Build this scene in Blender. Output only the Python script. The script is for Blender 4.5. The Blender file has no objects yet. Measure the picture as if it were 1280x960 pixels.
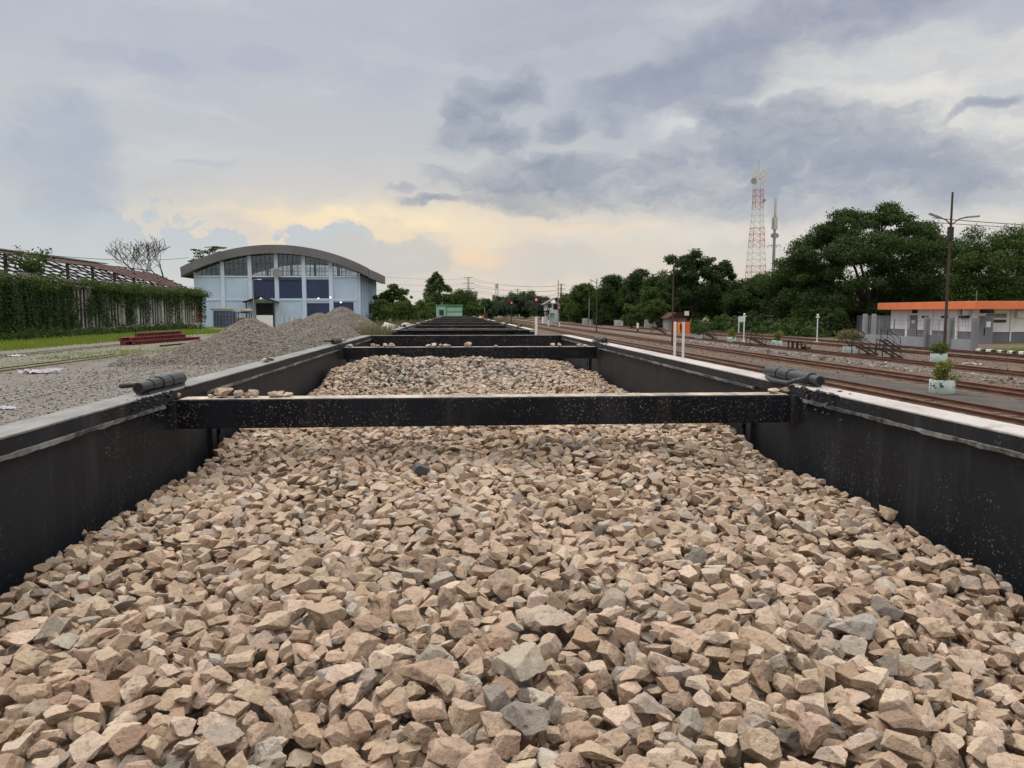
import bpy, math, random
import numpy as np
from mathutils import Vector, Matrix, Euler, noise as mnoise

R = math.radians
SC = bpy.context.scene
COL = SC.collection

# ------------------------------------------------------------------ camera
F_PX = 950.0                                   # focal length in pixels of a 1280 px wide frame
CAM_Z = 2.8
PITCH = math.atan(90 / F_PX)
YAW = math.atan(70 / F_PX * math.cos(PITCH))
cam_data = bpy.data.cameras.new('camera')
cam_data.sensor_width = 36
cam_data.lens = 36 * F_PX / 1280
cam_data.clip_start = 0.05
cam_data.clip_end = 9000
cam = bpy.data.objects.new('camera', cam_data)
COL.objects.link(cam)
cam.location = (0, 0, CAM_Z)
cam.rotation_euler = (math.pi / 2 - PITCH, 0, -YAW)
SC.camera = cam
CAM_M = Euler(cam.rotation_euler).to_matrix()
CAM_MI = np.array(CAM_M.inverted())


def ray(px, py):
    return CAM_M @ Vector(((px - 640) / F_PX, -(py - 480) / F_PX, -1.0))


def at(px, py, Y):
    """where the sight line to a place in the photo crosses the plane Y metres down the track"""
    d = ray(px, py)
    t = Y / d.y
    return Vector((d.x * t, Y, CAM_Z + d.z * t))


def on_ground(px, py, z=0.0):
    d = ray(px, py)
    t = (z - CAM_Z) / d.z
    return Vector((d.x * t, d.y * t, z))


def project(P):
    q = (np.asarray(P) - np.array([0, 0, CAM_Z])) @ CAM_MI.T
    dep = -q[:, 2]
    dep_s = np.where(dep < 1e-3, 1e-3, dep)
    return 640 + F_PX * q[:, 0] / dep_s, 480 - F_PX * q[:, 1] / dep_s, dep


def s2l(r, g, b):
    def f(c):
        c /= 255.0
        return c / 12.92 if c <= 0.04045 else ((c + 0.055) / 1.055) ** 2.4
    return (f(r), f(g), f(b), 1.0)


# ------------------------------------------------------------------ node helpers
class S:
    """a node socket that understands arithmetic"""
    def __init__(self, nt, sock): self.nt, self.s = nt, sock
    def _m(self, op, *o, clamp=False):
        n = self.nt.nodes.new('ShaderNodeMath'); n.operation = op; n.use_clamp = clamp
        for i, v in enumerate((self,) + o):
            if isinstance(v, S): self.nt.links.new(v.s, n.inputs[i])
            else: n.inputs[i].default_value = v
        return S(self.nt, n.outputs[0])
    def __add__(self, o): return self._m('ADD', o)
    __radd__ = __add__
    def __mul__(self, o): return self._m('MULTIPLY', o)
    __rmul__ = __mul__
    def __sub__(self, o): return self._m('SUBTRACT', o)
    def __rsub__(self, o): return (self * -1.0)._m('ADD', o)
    def __truediv__(self, o): return self._m('DIVIDE', o)
    def max(self, o): return self._m('MAXIMUM', o)
    def min(self, o): return self._m('MINIMUM', o)
    def pow(self, o): return self._m('POWER', o)
    def abs(self): return self._m('ABSOLUTE')
    def sm(self, a, b, lo=0.0, hi=1.0):
        n = self.nt.nodes.new('ShaderNodeMapRange'); n.interpolation_type = 'SMOOTHSTEP'
        self.nt.links.new(self.s, n.inputs['Value'])
        n.inputs['From Min'].default_value = a; n.inputs['From Max'].default_value = b
        n.inputs['To Min'].default_value = lo; n.inputs['To Max'].default_value = hi
        return S(self.nt, n.outputs[0])
    def ramp(self, stops, interp='LINEAR'):
        n = self.nt.nodes.new('ShaderNodeValToRGB'); cr = n.color_ramp; cr.interpolation = interp
        self.nt.links.new(self.s, n.inputs[0])
        while len(cr.elements) < len(stops): cr.elements.new(1.0)
        for e, (p, c) in zip(cr.elements, stops):
            e.position = p
            e.color = c if len(c) == 4 else (*c, 1)
        return S(self.nt, n.outputs[0])


class G:
    """a node tree under construction"""
    def __init__(self, nt): self.nt = nt
    def n(self, kind): return self.nt.nodes.new(kind)
    def put(self, v, sock):
        if isinstance(v, S): self.nt.links.new(v.s, sock)
        else: sock.default_value = v
    def mix(self, fac, a, b, mode='MIX'):
        n = self.n('ShaderNodeMix'); n.data_type = 'RGBA'; n.blend_type = mode
        self.put(fac, n.inputs[0]); self.put(a, n.inputs[6]); self.put(b, n.inputs[7])
        return S(self.nt, n.outputs[2])
    def vec(self, x, y, z):
        n = self.n('ShaderNodeCombineXYZ')
        for v, s in zip((x, y, z), n.inputs): self.put(v, s)
        return S(self.nt, n.outputs[0])
    def sep(self, v):
        n = self.n('ShaderNodeSeparateXYZ'); self.nt.links.new(v.s, n.inputs[0])
        return [S(self.nt, o) for o in n.outputs]
    def scale(self, v, s):
        n = self.n('ShaderNodeMapping'); self.nt.links.new(v.s, n.inputs[0])
        n.inputs['Scale'].default_value = s if not isinstance(s, (int, float)) else (s, s, s)
        return S(self.nt, n.outputs[0])
    def noise(self, v, sc, det=4, rough=0.55, dist=0.0, col=False):
        n = self.n('ShaderNodeTexNoise'); self.nt.links.new(v.s, n.inputs['Vector'])
        n.inputs['Scale'].default_value = sc; n.inputs['Detail'].default_value = det
        n.inputs['Roughness'].default_value = rough; n.inputs['Distortion'].default_value = dist
        return S(self.nt, n.outputs[1 if col else 0])
    def voro(self, v, sc, out='Distance', feat='F1', rnd=1.0):
        n = self.n('ShaderNodeTexVoronoi'); n.feature = feat; self.nt.links.new(v.s, n.inputs['Vector'])
        n.inputs['Scale'].default_value = sc; n.inputs['Randomness'].default_value = rnd
        return S(self.nt, n.outputs[out])
    def pos(self):
        return S(self.nt, self.n('ShaderNodeNewGeometry').outputs['Position'])
    def nrm(self):
        return S(self.nt, self.n('ShaderNodeNewGeometry').outputs['Normal'])
    def island(self):
        return S(self.nt, self.n('ShaderNodeNewGeometry').outputs['Random Per Island'])
    def local(self):
        return S(self.nt, self.n('ShaderNodeTexCoord').outputs['Object'])
    def bump(self, h, strength=0.5, dist=0.01):
        n = self.n('ShaderNodeBump'); self.nt.links.new(h.s, n.inputs['Height'])
        n.inputs['Strength'].default_value = strength; n.inputs['Distance'].default_value = dist
        return S(self.nt, n.outputs[0])


MATS = {}


def material(name, fn):
    m = bpy.data.materials.new(name); m.use_nodes = True
    nt = m.node_tree; nt.nodes.clear()
    g = G(nt)
    out = nt.nodes.new('ShaderNodeOutputMaterial')
    b = nt.nodes.new('ShaderNodeBsdfPrincipled')
    nt.links.new(b.outputs[0], out.inputs[0])
    res = fn(g) or {}
    for k, v in res.items():
        if k == 'surface':
            nt.links.new(v.s, out.inputs[0])
        else:
            g.put(v, b.inputs[k])
    MATS[name] = m
    return m


def plain(name, rgb, rough=0.6, var=0.12, sc=3.0, metal=0.0, bump=0.0, stain=None, stain_amt=0.35):
    """a coloured surface with mottling, dirt stains and a little unevenness"""
    def fn(g):
        p = g.local()
        n1 = g.noise(p, sc, 5, 0.6)
        c = g.mix(n1.sm(0.3, 0.7), (*[x * (1 - var) for x in rgb], 1), (*[min(1, x * (1 + var)) for x in rgb], 1))
        if stain:
            n2 = g.noise(g.scale(p, (1.0, 1.0, 0.35)), sc * 1.7, 6, 0.65)
            c = g.mix(n2.sm(0.52, 0.72) * stain_amt, c, (*stain, 1))
        d = {'Base Color': c, 'Specular IOR Level': 0.2 if rough > 0.68 else 0.45, 'Roughness': (n1 * 0.2 + (rough - 0.1)), 'Metallic': metal}
        if bump: d['Normal'] = g.bump(g.noise(p, sc * 8, 4), bump, 0.01)
        return d
    return material(name, fn)


# ------------------------------------------------------------------ mesh helpers
class MB:
    def __init__(self): self.v, self.f = [], []
    def add(self, vs, fs):
        o = len(self.v); self.v += [tuple(x) for x in vs]; self.f += [tuple(i + o for i in q) for q in fs]
        return self
    def box(self, a, b, M=None):
        (x0, y0, z0), (x1, y1, z1) = a, b
        vs = [Vector(p) for p in ((x0, y0, z0), (x1, y0, z0), (x1, y1, z0), (x0, y1, z0), (x0, y0, z1), (x1, y0, z1), (x1, y1, z1), (x0, y1, z1))]
        if M: vs = [M @ p for p in vs]
        return self.add(vs, [(0, 3, 2, 1), (4, 5, 6, 7), (0, 1, 5, 4), (1, 2, 6, 5), (2, 3, 7, 6), (3, 0, 4, 7)])
    def bar(self, p, q, w, h=None, up=(0, 0, 1)):
        p, q = Vector(p), Vector(q); h = h or w
        d = (q - p); L = d.length; d.normalize()
        u = Vector(up)
        if abs(d.dot(u)) > 0.98: u = Vector((1, 0, 0))
        s = d.cross(u).normalized(); u = s.cross(d)
        M = Matrix((s, d, u)).transposed()
        return self.add([p + M @ Vector(c) for c in ((-w/2, 0, -h/2), (w/2, 0, -h/2), (w/2, L, -h/2), (-w/2, L, -h/2), (-w/2, 0, h/2), (w/2, 0, h/2), (w/2, L, h/2), (-w/2, L, h/2))],
                        [(0, 3, 2, 1), (4, 5, 6, 7), (0, 1, 5, 4), (1, 2, 6, 5), (2, 3, 7, 6), (3, 0, 4, 7)])
    def tube(self, pts, rad, n=10, caps=True):
        pts = [Vector(p) for p in pts]
        if isinstance(rad, (int, float)): rad = [rad] * len(pts)
        o = len(self.v); u = None
        for i, p in enumerate(pts):
            d = (pts[min(i + 1, len(pts) - 1)] - pts[max(i - 1, 0)]).normalized()
            if u is None:
                u = d.cross(Vector((0, 0, 1)) if abs(d.z) < 0.9 else Vector((1, 0, 0))).normalized()
            u = (u - d * u.dot(d)).normalized(); w = d.cross(u)
            for k in range(n):
                a = 2 * math.pi * k / n
                self.v.append(tuple(p + (u * math.cos(a) + w * math.sin(a)) * rad[i]))
        for i in range(len(pts) - 1):
            for k in range(n):
                self.f.append((o + i*n + k, o + i*n + (k+1) % n, o + (i+1)*n + (k+1) % n, o + (i+1)*n + k))
        if caps:
            self.f.append(tuple(o + k for k in reversed(range(n))))
            self.f.append(tuple(o + (len(pts)-1)*n + k for k in range(n)))
        return self
    def lathe(self, prof, c=(0, 0, 0), n=24, cap_top=True, cap_bot=True):
        o = len(self.v)
        for r, z in prof:
            for k in range(n):
                a = 2 * math.pi * k / n
                self.v.append((c[0] + r * math.cos(a), c[1] + r * math.sin(a), c[2] + z))
        for i in range(len(prof) - 1):
            for k in range(n):
                self.f.append((o + i*n + k, o + i*n + (k+1) % n, o + (i+1)*n + (k+1) % n, o + (i+1)*n + k))
        if cap_bot: self.f.append(tuple(o + k for k in reversed(range(n))))
        if cap_top: self.f.append(tuple(o + (len(prof)-1)*n + k for k in range(n)))
        return self
    def extrude(self, prof, y0, y1, axis='y'):
        """a closed outline in (x,z) run along y, or in (y,z) along x"""
        n = len(prof)
        if axis == 'y':
            vs = [(a, y0, b) for a, b in prof] + [(a, y1, b) for a, b in prof]
        else:
            vs = [(y0, a, b) for a, b in prof] + [(y1, a, b) for a, b in prof]
        fs = [(i, (i+1) % n, n + (i+1) % n, n + i) for i in range(n)] + [tuple(reversed(range(n))), tuple(range(n, 2*n))]
        return self.add(vs, fs)
    def build(self, name, mat, parent=None, smooth=False, bevel=0.0, fixn=True):
        me = bpy.data.meshes.new(name); me.from_pydata(self.v, [], self.f); me.update()
        if fixn:
            import bmesh
            bm = bmesh.new(); bm.from_mesh(me)
            bmesh.ops.recalc_face_normals(bm, faces=bm.faces)
            if bevel:
                bmesh.ops.bevel(bm, geom=[e for e in bm.edges if len(e.link_faces) == 2 and e.calc_face_angle(0) > 0.6], offset=bevel, segments=2, affect='EDGES', profile=0.5)
            bm.to_mesh(me); bm.free()
        return link(name, me, mat, parent, smooth)


def link(name, me, mat, parent=None, smooth=False):
    if mat: me.materials.append(MATS[mat] if isinstance(mat, str) else mat)
    if smooth:
        me.polygons.foreach_set('use_smooth', [True] * len(me.polygons))
        if smooth == 'auto':
            me.set_sharp_from_angle(angle=R(40))
    o = bpy.data.objects.new(name, me); COL.objects.link(o)
    if parent: o.parent = parent
    return o


def np_mesh(name, V, Fq):
    """fast mesh from arrays; Fq is (n,3) or (n,4)"""
    me = bpy.data.meshes.new(name)
    V = np.ascontiguousarray(V, np.float32); Fq = np.ascontiguousarray(Fq, np.int32)
    nf, k = Fq.shape
    me.vertices.add(len(V)); me.vertices.foreach_set('co', V.ravel())
    me.loops.add(nf * k); me.loops.foreach_set('vertex_index', Fq.ravel())
    me.polygons.add(nf); me.polygons.foreach_set('loop_start', np.arange(0, nf * k, k, dtype=np.int32))
    me.polygons.foreach_set('use_smooth', [False] * nf)
    me.update(calc_edges=True)
    return me


def tag(o, label=None, cat=None, group=None, kind=None):
    if label: o['label'] = label
    if cat: o['category'] = cat
    if group: o['group'] = group
    if kind: o['kind'] = kind
    return o


def thing(name, label, cat, loc=(0, 0, 0), rz=0.0, group=None):
    o = bpy.data.objects.new(name, None); COL.objects.link(o)
    o.location = loc; o.rotation_euler = (0, 0, rz); o.empty_display_size = 0.2
    return tag(o, label, cat, group)


def copy_tree(o, parent=None):
    c = o.copy(); COL.objects.link(c)
    if parent: c.parent = parent
    for ch in list(o.children): copy_tree(ch, c)
    return c
# ------------------------------------------------------------------ sky and light
SUN_EL, SUN_AZ = R(48), R(-28)               # azimuth from +Y (down the track) towards +X


def px_uv(px, py):
    d = ray(px, py).normalized()
    return math.degrees(math.atan2(d.x, d.y)), math.degrees(math.asin(d.z))


w = bpy.data.worlds.new('World'); SC.world = w; w.use_nodes = True
nt = w.node_tree; nt.nodes.clear(); g = G(nt)
out = nt.nodes.new('ShaderNodeOutputWorld'); bg = nt.nodes.new('ShaderNodeBackground')
nt.links.new(bg.outputs[0], out.inputs[0])
dirv = S(nt, g.n('ShaderNodeTexCoord').outputs['Generated'])
dx, dy, dz = g.sep(dirv)
u = dx._m('ARCTAN2', dy) * (180 / math.pi)
v = dz._m('ARCSINE') * (180 / math.pi)
u_raw, v_raw = u, v
wn = g.noise(g.vec(u * 0.1, v * 0.13, 31.0), 3.4, 7, 0.55, 0.0, True)
wx_, wy_, wz_ = g.sep(wn)
u = u + (wx_ - 0.5) * 3.6
v = v + (wy_ - 0.5) * 2.6
P1 = g.vec(u * 0.1, v * 0.17, 3.0)
P2 = g.vec(u * 0.1, v * 0.2, 11.0)
nA = g.noise(P1, 1.1, 9, 0.58, 0.1)          # big, billowing
nB = g.noise(P2, 2.3, 10, 0.6, 0.05)           # finer
nF = nB * 0.62 + g.noise(g.vec(u * 0.1, v * 0.2, 41.0), 7.5, 8, 0.62, 0.1) * 0.38
nC = g.noise(g.vec(u * 0.035, v * 0.16, 5.0), 2.0, 5, 0.55, 0.5)   # long streaks

# the overcast, from the horizon up
vv = (v_raw + 6.0) / 36.0
base = vv.ramp([(0.0, s2l(200, 192, 186)), (0.19, s2l(224, 213, 203)), (0.27, s2l(218, 212, 206)),
                (0.36, s2l(204, 206, 209)), (0.5, s2l(194, 198, 205)), (0.68, s2l(187, 191, 203)), (1.0, s2l(181, 185, 199))])
col = base
# cooler to the left, whiter to the right
col = g.mix((u * -1.0).sm(4, 34) * v.sm(14, 2) * 0.75, col, s2l(186, 197, 206))
col = g.mix(u.sm(8, 30) * v.sm(3, 9) * v.sm(26, 14) * nC.sm(0.3, 0.62) * 0.75, col, s2l(231, 228, 224))
# faint mottling of the whole sheet
col = g.mix(nA.sm(0.42, 0.68) * 0.45, col, s2l(176, 184, 202))
col = g.mix(nC.sm(0.5, 0.75) * v.sm(3, 10) * 0.4, col, s2l(214, 215, 219))


inner = (nB * 0.6 + nA * 0.4).sm(0.3, 0.62, 0.45, 1.0)


def blob(px, py, rx, ry, rot=0.0, amp=1.1, soft=0.6, nz=None):
    """a ragged-edged patch of cloud around one direction of the sky"""
    u0, v0 = px_uv(px, py)
    k = 57.3 / F_PX
    a, b = rx * k, ry * k
    c, s_ = math.cos(R(rot)), math.sin(R(rot))
    du, dv = u - u0, v - v0
    e1 = (du * c + dv * s_) * (1 / a)
    e2 = (dv * c - du * s_) * (1 / b)
    r2 = e1 * e1 + e2 * e2
    f = (1.0 - r2) + ((nz or nB) - 0.5) * (2.0 * amp)
    return f.sm(-soft * 0.5, soft * 1.15) * inner


def cloud(col, b, a, dark, lite, amp=1.5):
    """a cloud with a thin pale fringe and a darker middle"""
    b = b if len(b) > 4 else (*b, 0)
    f1 = blob(*b, amp=amp, soft=0.36, nz=nF); f2 = blob(b[0], b[1] + b[3] * 0.12, b[2] * 0.95, b[3] * 0.9, b[4], amp=amp, soft=1.3, nz=nF)
    col = g.mix(f1 * (a * 0.6), col, lite)
    return g.mix(f2 * a, col, dark)


def glow(px, py, rx, ry):
    u0, v0 = px_uv(px, py); k = 57.3 / F_PX
    e1 = (u - u0) * (1 / (rx * k)); e2 = (v - v0) * (1 / (ry * k))
    return (e1 * e1 + e2 * e2 + 1.0).pow(-1.5)


# glow where the sun is going down behind the clouds
col = g.mix(glow(510, 300, 280, 48) * 0.7, col, s2l(250, 224, 188))
col = g.mix((glow(475, 275, 130, 17) * nB.sm(0.2, 0.6) * 1.3).min(1.0), col, s2l(255, 234, 197))
col = g.mix((blob(345, 268, 90, 7, -3, 0.9, 0.9) * 0.55), col, s2l(249, 226, 192))
col = g.mix((blob(600, 322, 42, 11, 0, 0.9, 0.9) * 0.8), col, s2l(252, 216, 180))
col = g.mix((blob(760, 285, 90, 8, 0, 0.9, 0.9) * 0.6), col, s2l(248, 224, 200))
# cumulus bank low on the left: a bumpy top edge
u_l, _ = px_uv(0, 300); u_r, _ = px_uv(560, 300)
bumps = g.noise(g.vec(u * 0.1, v * 0.1, 21.0), 3.0, 8, 0.55, 0.1)
edge = (u * -0.115) + 4.4 + (bumps - 0.5) * 10.0
bank = ((edge - v).sm(-0.1, 0.4)) * u.sm(u_r + 3, u_r - 9)
col = g.mix(bank * v.sm(-1.0, 3.0, 0.45, 0.92), col, g.mix(v.sm(1.0, 6.0), s2l(205, 209, 210), s2l(194, 201, 209)))
bank2 = blob(470, 325, 95, 26, 0, 1.0, 0.35, bumps)
col = g.mix(bank2 * 0.8, col, s2l(202, 199, 197))
col = g.mix(blob(700, 330, 110, 30, 0, 0.9, 0.7) * 0.5, col, s2l(205, 203, 203))
# tall soft tower of cloud far left, small smudges above it
col = g.mix(blob(78, 195, 60, 75, 10, 0.8, 0.8) * 0.62, col, s2l(164, 176, 196))
for b in ((210, 82, 38, 14), (330, 78, 45, 16), (120, 62, 40, 10), (255, 200, 28, 6)):
    col = g.mix(blob(*b, 0, 0.9, 0.8) * 0.5, col, s2l(170, 176, 198))
# ragged dark clouds in the middle
for b, a in (((598, 170, 62, 24, 0), 0.85), ((625, 118, 62, 26, 12), 0.75), ((575, 138, 30, 14), 0.7), ((655, 215, 120, 22, 3), 0.8),
             ((700, 243, 140, 22, 0), 0.7), ((540, 248, 46, 7), 0.8), ((500, 232, 22, 8), 0.7), ((700, 160, 34, 16, 10), 0.6), ((760, 152, 22, 14), 0.45)):
    col = cloud(col, b, a, s2l(132, 143, 163), s2l(172, 178, 190))
# wide grey cloud at the upper right and the big one over the trees
for b, a in (((950, 62, 210, 40, 12), 0.85), ((1080, 8, 240, 36, 6), 0.75), ((800, 95, 70, 18, 10), 0.6), ((700, 30, 160, 50), 0.35)):
    col = g.mix(blob(*b, amp=0.9, soft=0.9, nz=nA) * a, col, s2l(148, 155, 176))
col = g.mix(blob(1085, 130, 140, 18, 8, 1.2, 0.9) * 0.85, col, s2l(240, 236, 228))
col = g.mix(blob(1190, 165, 110, 34, -12, 1.2, 0.9) * 0.8, col, s2l(243, 238, 229))
col = g.mix(blob(900, 150, 90, 24, 0, 1.1, 0.9) * 0.6, col, s2l(229, 227, 224))
for b, a in (((1010, 172, 130, 50, 0), 0.9), ((1120, 205, 150, 36, 0), 0.75), ((905, 140, 52, 22, -10), 0.7), ((930, 215, 190, 36, 2), 0.7),
             ((1225, 134, 42, 8, 10), 0.8), ((1060, 245, 260, 22, 0), 0.45), ((860, 190, 60, 24, 8), 0.6)):
    col = cloud(col, b, a, s2l(136, 147, 168), s2l(180, 185, 195), 1.3)
col = g.mix(blob(1000, 290, 330, 13, 0, 0.8, 1.0) * 0.5, col, s2l(236, 226, 216))

# an overcast is about three times as bright overhead as near the horizon
lift = v_raw.sm(19, 60, 1.0, 3.5) * dy.sm(0.25, -0.5, 1.0, 1.2)
col = g.mix(v_raw.sm(22, 45) * 0.8, col, s2l(204, 200, 196))         # the high cloud sheet is a neutral grey
colm = g.mix(1.0, col, g.vec(lift, lift, lift), 'MULTIPLY')
sky = g.n('ShaderNodeTexSky'); sky.sky_type = 'NISHITA'; sky.sun_disc = False
sky.sun_elevation = SUN_EL; sky.sun_rotation = SUN_AZ
skyc = g.mix(1.0, S(nt, sky.outputs[0]), (0.1, 0.1, 0.1, 1), 'MULTIPLY')
colm = g.mix(1.0, colm, (0.985, 0.985, 0.965, 1), 'MULTIPLY')
fin = g.mix(0.95, skyc, colm)                # thin places let a little blue sky through
nt.links.new(fin.s, bg.inputs[0]); bg.inputs[1].default_value = 1.0

sl = bpy.data.lights.new('sun', 'SUN'); sl.energy = 1.5; sl.angle = R(22); sl.color = (1.0, 0.93, 0.82)
so = bpy.data.objects.new('sun', sl); COL.objects.link(so)
sd = Vector((math.sin(SUN_AZ) * math.cos(SUN_EL), math.cos(SUN_AZ) * math.cos(SUN_EL), math.sin(SUN_EL)))
so.rotation_euler = (-sd).to_track_quat('-Z', 'Y').to_euler(); so.location = (0, 0, 60)

vs = SC.view_settings
vs.view_transform = 'Standard'; vs.look = 'None'; vs.exposure = 0.0; vs.gamma = 1.0
# ------------------------------------------------------------------ wagon paint and dust
def black_paint(name, base, dust, dust_amt=0.5, speck=0.5, rough=0.42, rust=0.0, streak=0.35, fine=70):
    def fn(g):
        p = g.pos()
        n1 = g.noise(p, 2.2, 6, 0.62)
        n2 = g.noise(g.scale(p, (9, 9, 1.1)), 1.0, 6, 0.65)          # runs down the plate
        c = g.mix(n1.sm(0.3, 0.75), (*base, 1), (*[x * 1.9 + 0.004 for x in base], 1))
        c = g.mix(n2.sm(0.52, 0.8) * streak, c, (*[x * 0.35 for x in dust], 1))
        d1 = g.voro(g.scale(p, (1, 1, 0.7)), fine); d2 = g.voro(g.scale(p, (1, 1, 0.55)), fine * 0.42)
        zone = g.noise(p, 3.1, 4, 0.6) + (0.07 if name == 'beam_paint' else 0.0)
        drip = g.noise(g.scale(p, (75, 75, 16)), 1.0, 4, 0.6, 0.8).sm(0.66, 0.72) * zone.sm(0.5, 0.62)
        sp = (d1.sm(0.3, 0.16) * zone.sm(0.42, 0.62) * g.noise(p, 70, 2).sm(0.48, 0.6) + d2.sm(0.2, 0.1) * zone.sm(0.46, 0.66) * g.noise(p, 33, 2).sm(0.52, 0.62) + drip * 0.5) * speck
        c = g.mix(sp.min(1.0), c, (*dust, 1))
        veil = g.noise(g.scale(p, (5, 5, 2)), 1.3, 7, 0.7)
        c = g.mix(veil.sm(0.5, 0.85) * dust_amt, c, (*[x * 0.4 for x in dust], 1))
        sc1 = g.noise(g.scale(p, (40, 5, 26)), 1.0, 3, 0.5, 1.5).sm(0.735, 0.76) * g.noise(p, 1.7, 3).sm(0.5, 0.6)
        c = g.mix(sc1 * 0.5, c, (*[x * 0.6 for x in dust], 1))
        c = g.mix(g.noise(p, 5.0, 6, 0.7).sm(0.64, 0.7) * g.noise(p, 0.8, 2).sm(0.48, 0.6) * (0.5 if name == 'wall_paint' else 0.15), c, (0.05, 0.02, 0.012, 1))
        if rust:
            c = g.mix(g.noise(g.scale(p, (7, 7, 2)), 1.6, 6, 0.7).sm(0.62, 0.72) * rust, c, (0.12, 0.032, 0.014, 1))
        return {'Base Color': c, 'Roughness': (n1 * 0.25 + (rough - 0.08) + sp * 0.3).min(1.0),
                'Specular IOR Level': 0.32 if name != 'beam_paint' else 0.16, 'Normal': g.bump(n1 * 0.8 + g.noise(p, 0.9, 3) * 2.0 + g.noise(p, 45, 3) * 0.12 + sp * 0.15, 0.28, 0.012)}
    return material(name, fn)


black_paint('wall_paint', (0.0045, 0.006, 0.0085), (0.38, 0.36, 0.33), 0.07, 0.55, 0.52, 0.0, 0.22, 150)
black_paint('beam_paint', (0.0035, 0.0045, 0.0075), (0.5, 0.39, 0.27), 0.05, 0.85, 0.5, 0.0, 0.14, 190)
black_paint('pipe_paint', (0.024, 0.025, 0.026), (0.36, 0.34, 0.31), 0.55, 0.2, 0.34, 0.0)
black_paint('rough_paint', (0.016, 0.016, 0.018), (0.42, 0.38, 0.33), 0.4, 0.9, 0.5, 0.7)
black_paint('chassis_paint', (0.02, 0.019, 0.018), (0.2, 0.16, 0.12), 0.6, 0.2, 0.6, 0.3)


def dusty(name, rgb, dark, amt, rough=0.5):
    def fn(g):
        p = g.pos()
        n = g.noise(g.scale(p, (3, 1, 1)), 3.0, 7, 0.68)
        n2 = g.noise(p, 34, 4, 0.65)
        c = g.mix((n * 0.65 + n2 * 0.35).sm(0.5 - amt, 0.62), (*dark, 1), (*rgb, 1))
        c = g.mix(g.voro(p, 60).sm(0.16, 0.08) * g.noise(p, 9, 3).sm(0.5, 0.62), c, (*[min(1, x * 1.35) for x in rgb], 1))
        c = g.mix(g.noise(p, 6.5, 3).sm(0.64, 0.7) * 0.6, c, (*dark, 1))
        return {'Base Color': c, 'Roughness': rough, 'Normal': g.bump(n2, 0.35, 0.006)}
    return material(name, fn)


dusty('flange_grey', (0.18, 0.176, 0.168), (0.06, 0.06, 0.06), 0.16, 0.5)
dusty('flange_pale', (0.5, 0.465, 0.43), (0.22, 0.2, 0.185), 0.26, 0.5)  # flange of one wall, paler all over than the other
dusty('weld_dust', (0.27, 0.26, 0.245), (0.03, 0.03, 0.03), 0.1, 0.6)
dusty('beam_dust', (0.5, 0.42, 0.33), (0.14, 0.12, 0.1), 0.14, 0.6)
plain('rail_rust', (0.1, 0.042, 0.024), 0.55, 0.35, 2.0, 0.3, 0.2, (0.03, 0.018, 0.014), 0.5)
plain('wheel_steel', (0.07, 0.06, 0.055), 0.5, 0.2, 6, 0.6)

# ------------------------------------------------------------------ the hopper wagon (x across, y along, z up from the rails' foot)
XL, XR = -1.10, 1.39                    # inner faces of the two side walls
ZT = CAM_Z - 0.302                      # top of the walls
WAGON_Y0, WAGON_LEN = 0.34, 9.72
BEAM_Y = (2.69, 7.08)                   # from the near end of the body
XC = (XL + XR) / 2


def jitter_strip(x0, x1, z0, z1, y0, y1, rng, n, amp):
    """a weld-and-dust bead along the wall: a strip with an uneven front and edges"""
    m = MB(); vs = []
    sgn = 1 if x1 > x0 else -1
    for i in range(n + 1):
        y = y0 + (y1 - y0) * i / n
        j = [rng.uniform(-amp, amp) for _ in range(3)]
        vs += [(x0, y, z0 + j[0]), (x1 + sgn * j[1] * 0.7, y, z0 + (z1 - z0) * 0.3 + j[0]), (x1 * 0.999 + sgn * j[2] * 0.7, y, z1 + j[2] * 0.6), (x0, y, z1 + j[2] * 0.6)]
    fs = []
    for i in range(n):
        a, b = i * 4, i * 4 + 4
        for k in range(4): fs.append((a + k, a + (k + 1) % 4, b + (k + 1) % 4, b + k))
    fs += [(3, 2, 1, 0), tuple(n * 4 + k for k in range(4))]
    return m.add(vs, fs)


def lump(m, c, r, rng, n=14, squash=(1, 1, 0.6)):
    """a blob of spatter or weld: a roughened ball"""
    import bmesh
    bm = bmesh.new(); bmesh.ops.create_icosphere(bm, subdivisions=2, radius=1)
    off = Vector((rng.uniform(0, 90), rng.uniform(0, 90), 0))
    vs = []
    for q in bm.verts:
        k = 1 + 0.55 * mnoise.noise(q.co * 1.6 + off) + 0.25 * mnoise.noise(q.co * 4 + off)
        vs.append(Vector(c) + Vector((q.co.x * squash[0], q.co.y * squash[1], q.co.z * squash[2])) * r * k)
    fs = [tuple(x.index for x in f.verts) for f in bm.faces]
    bm.free(); m.add(vs, fs)


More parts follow.
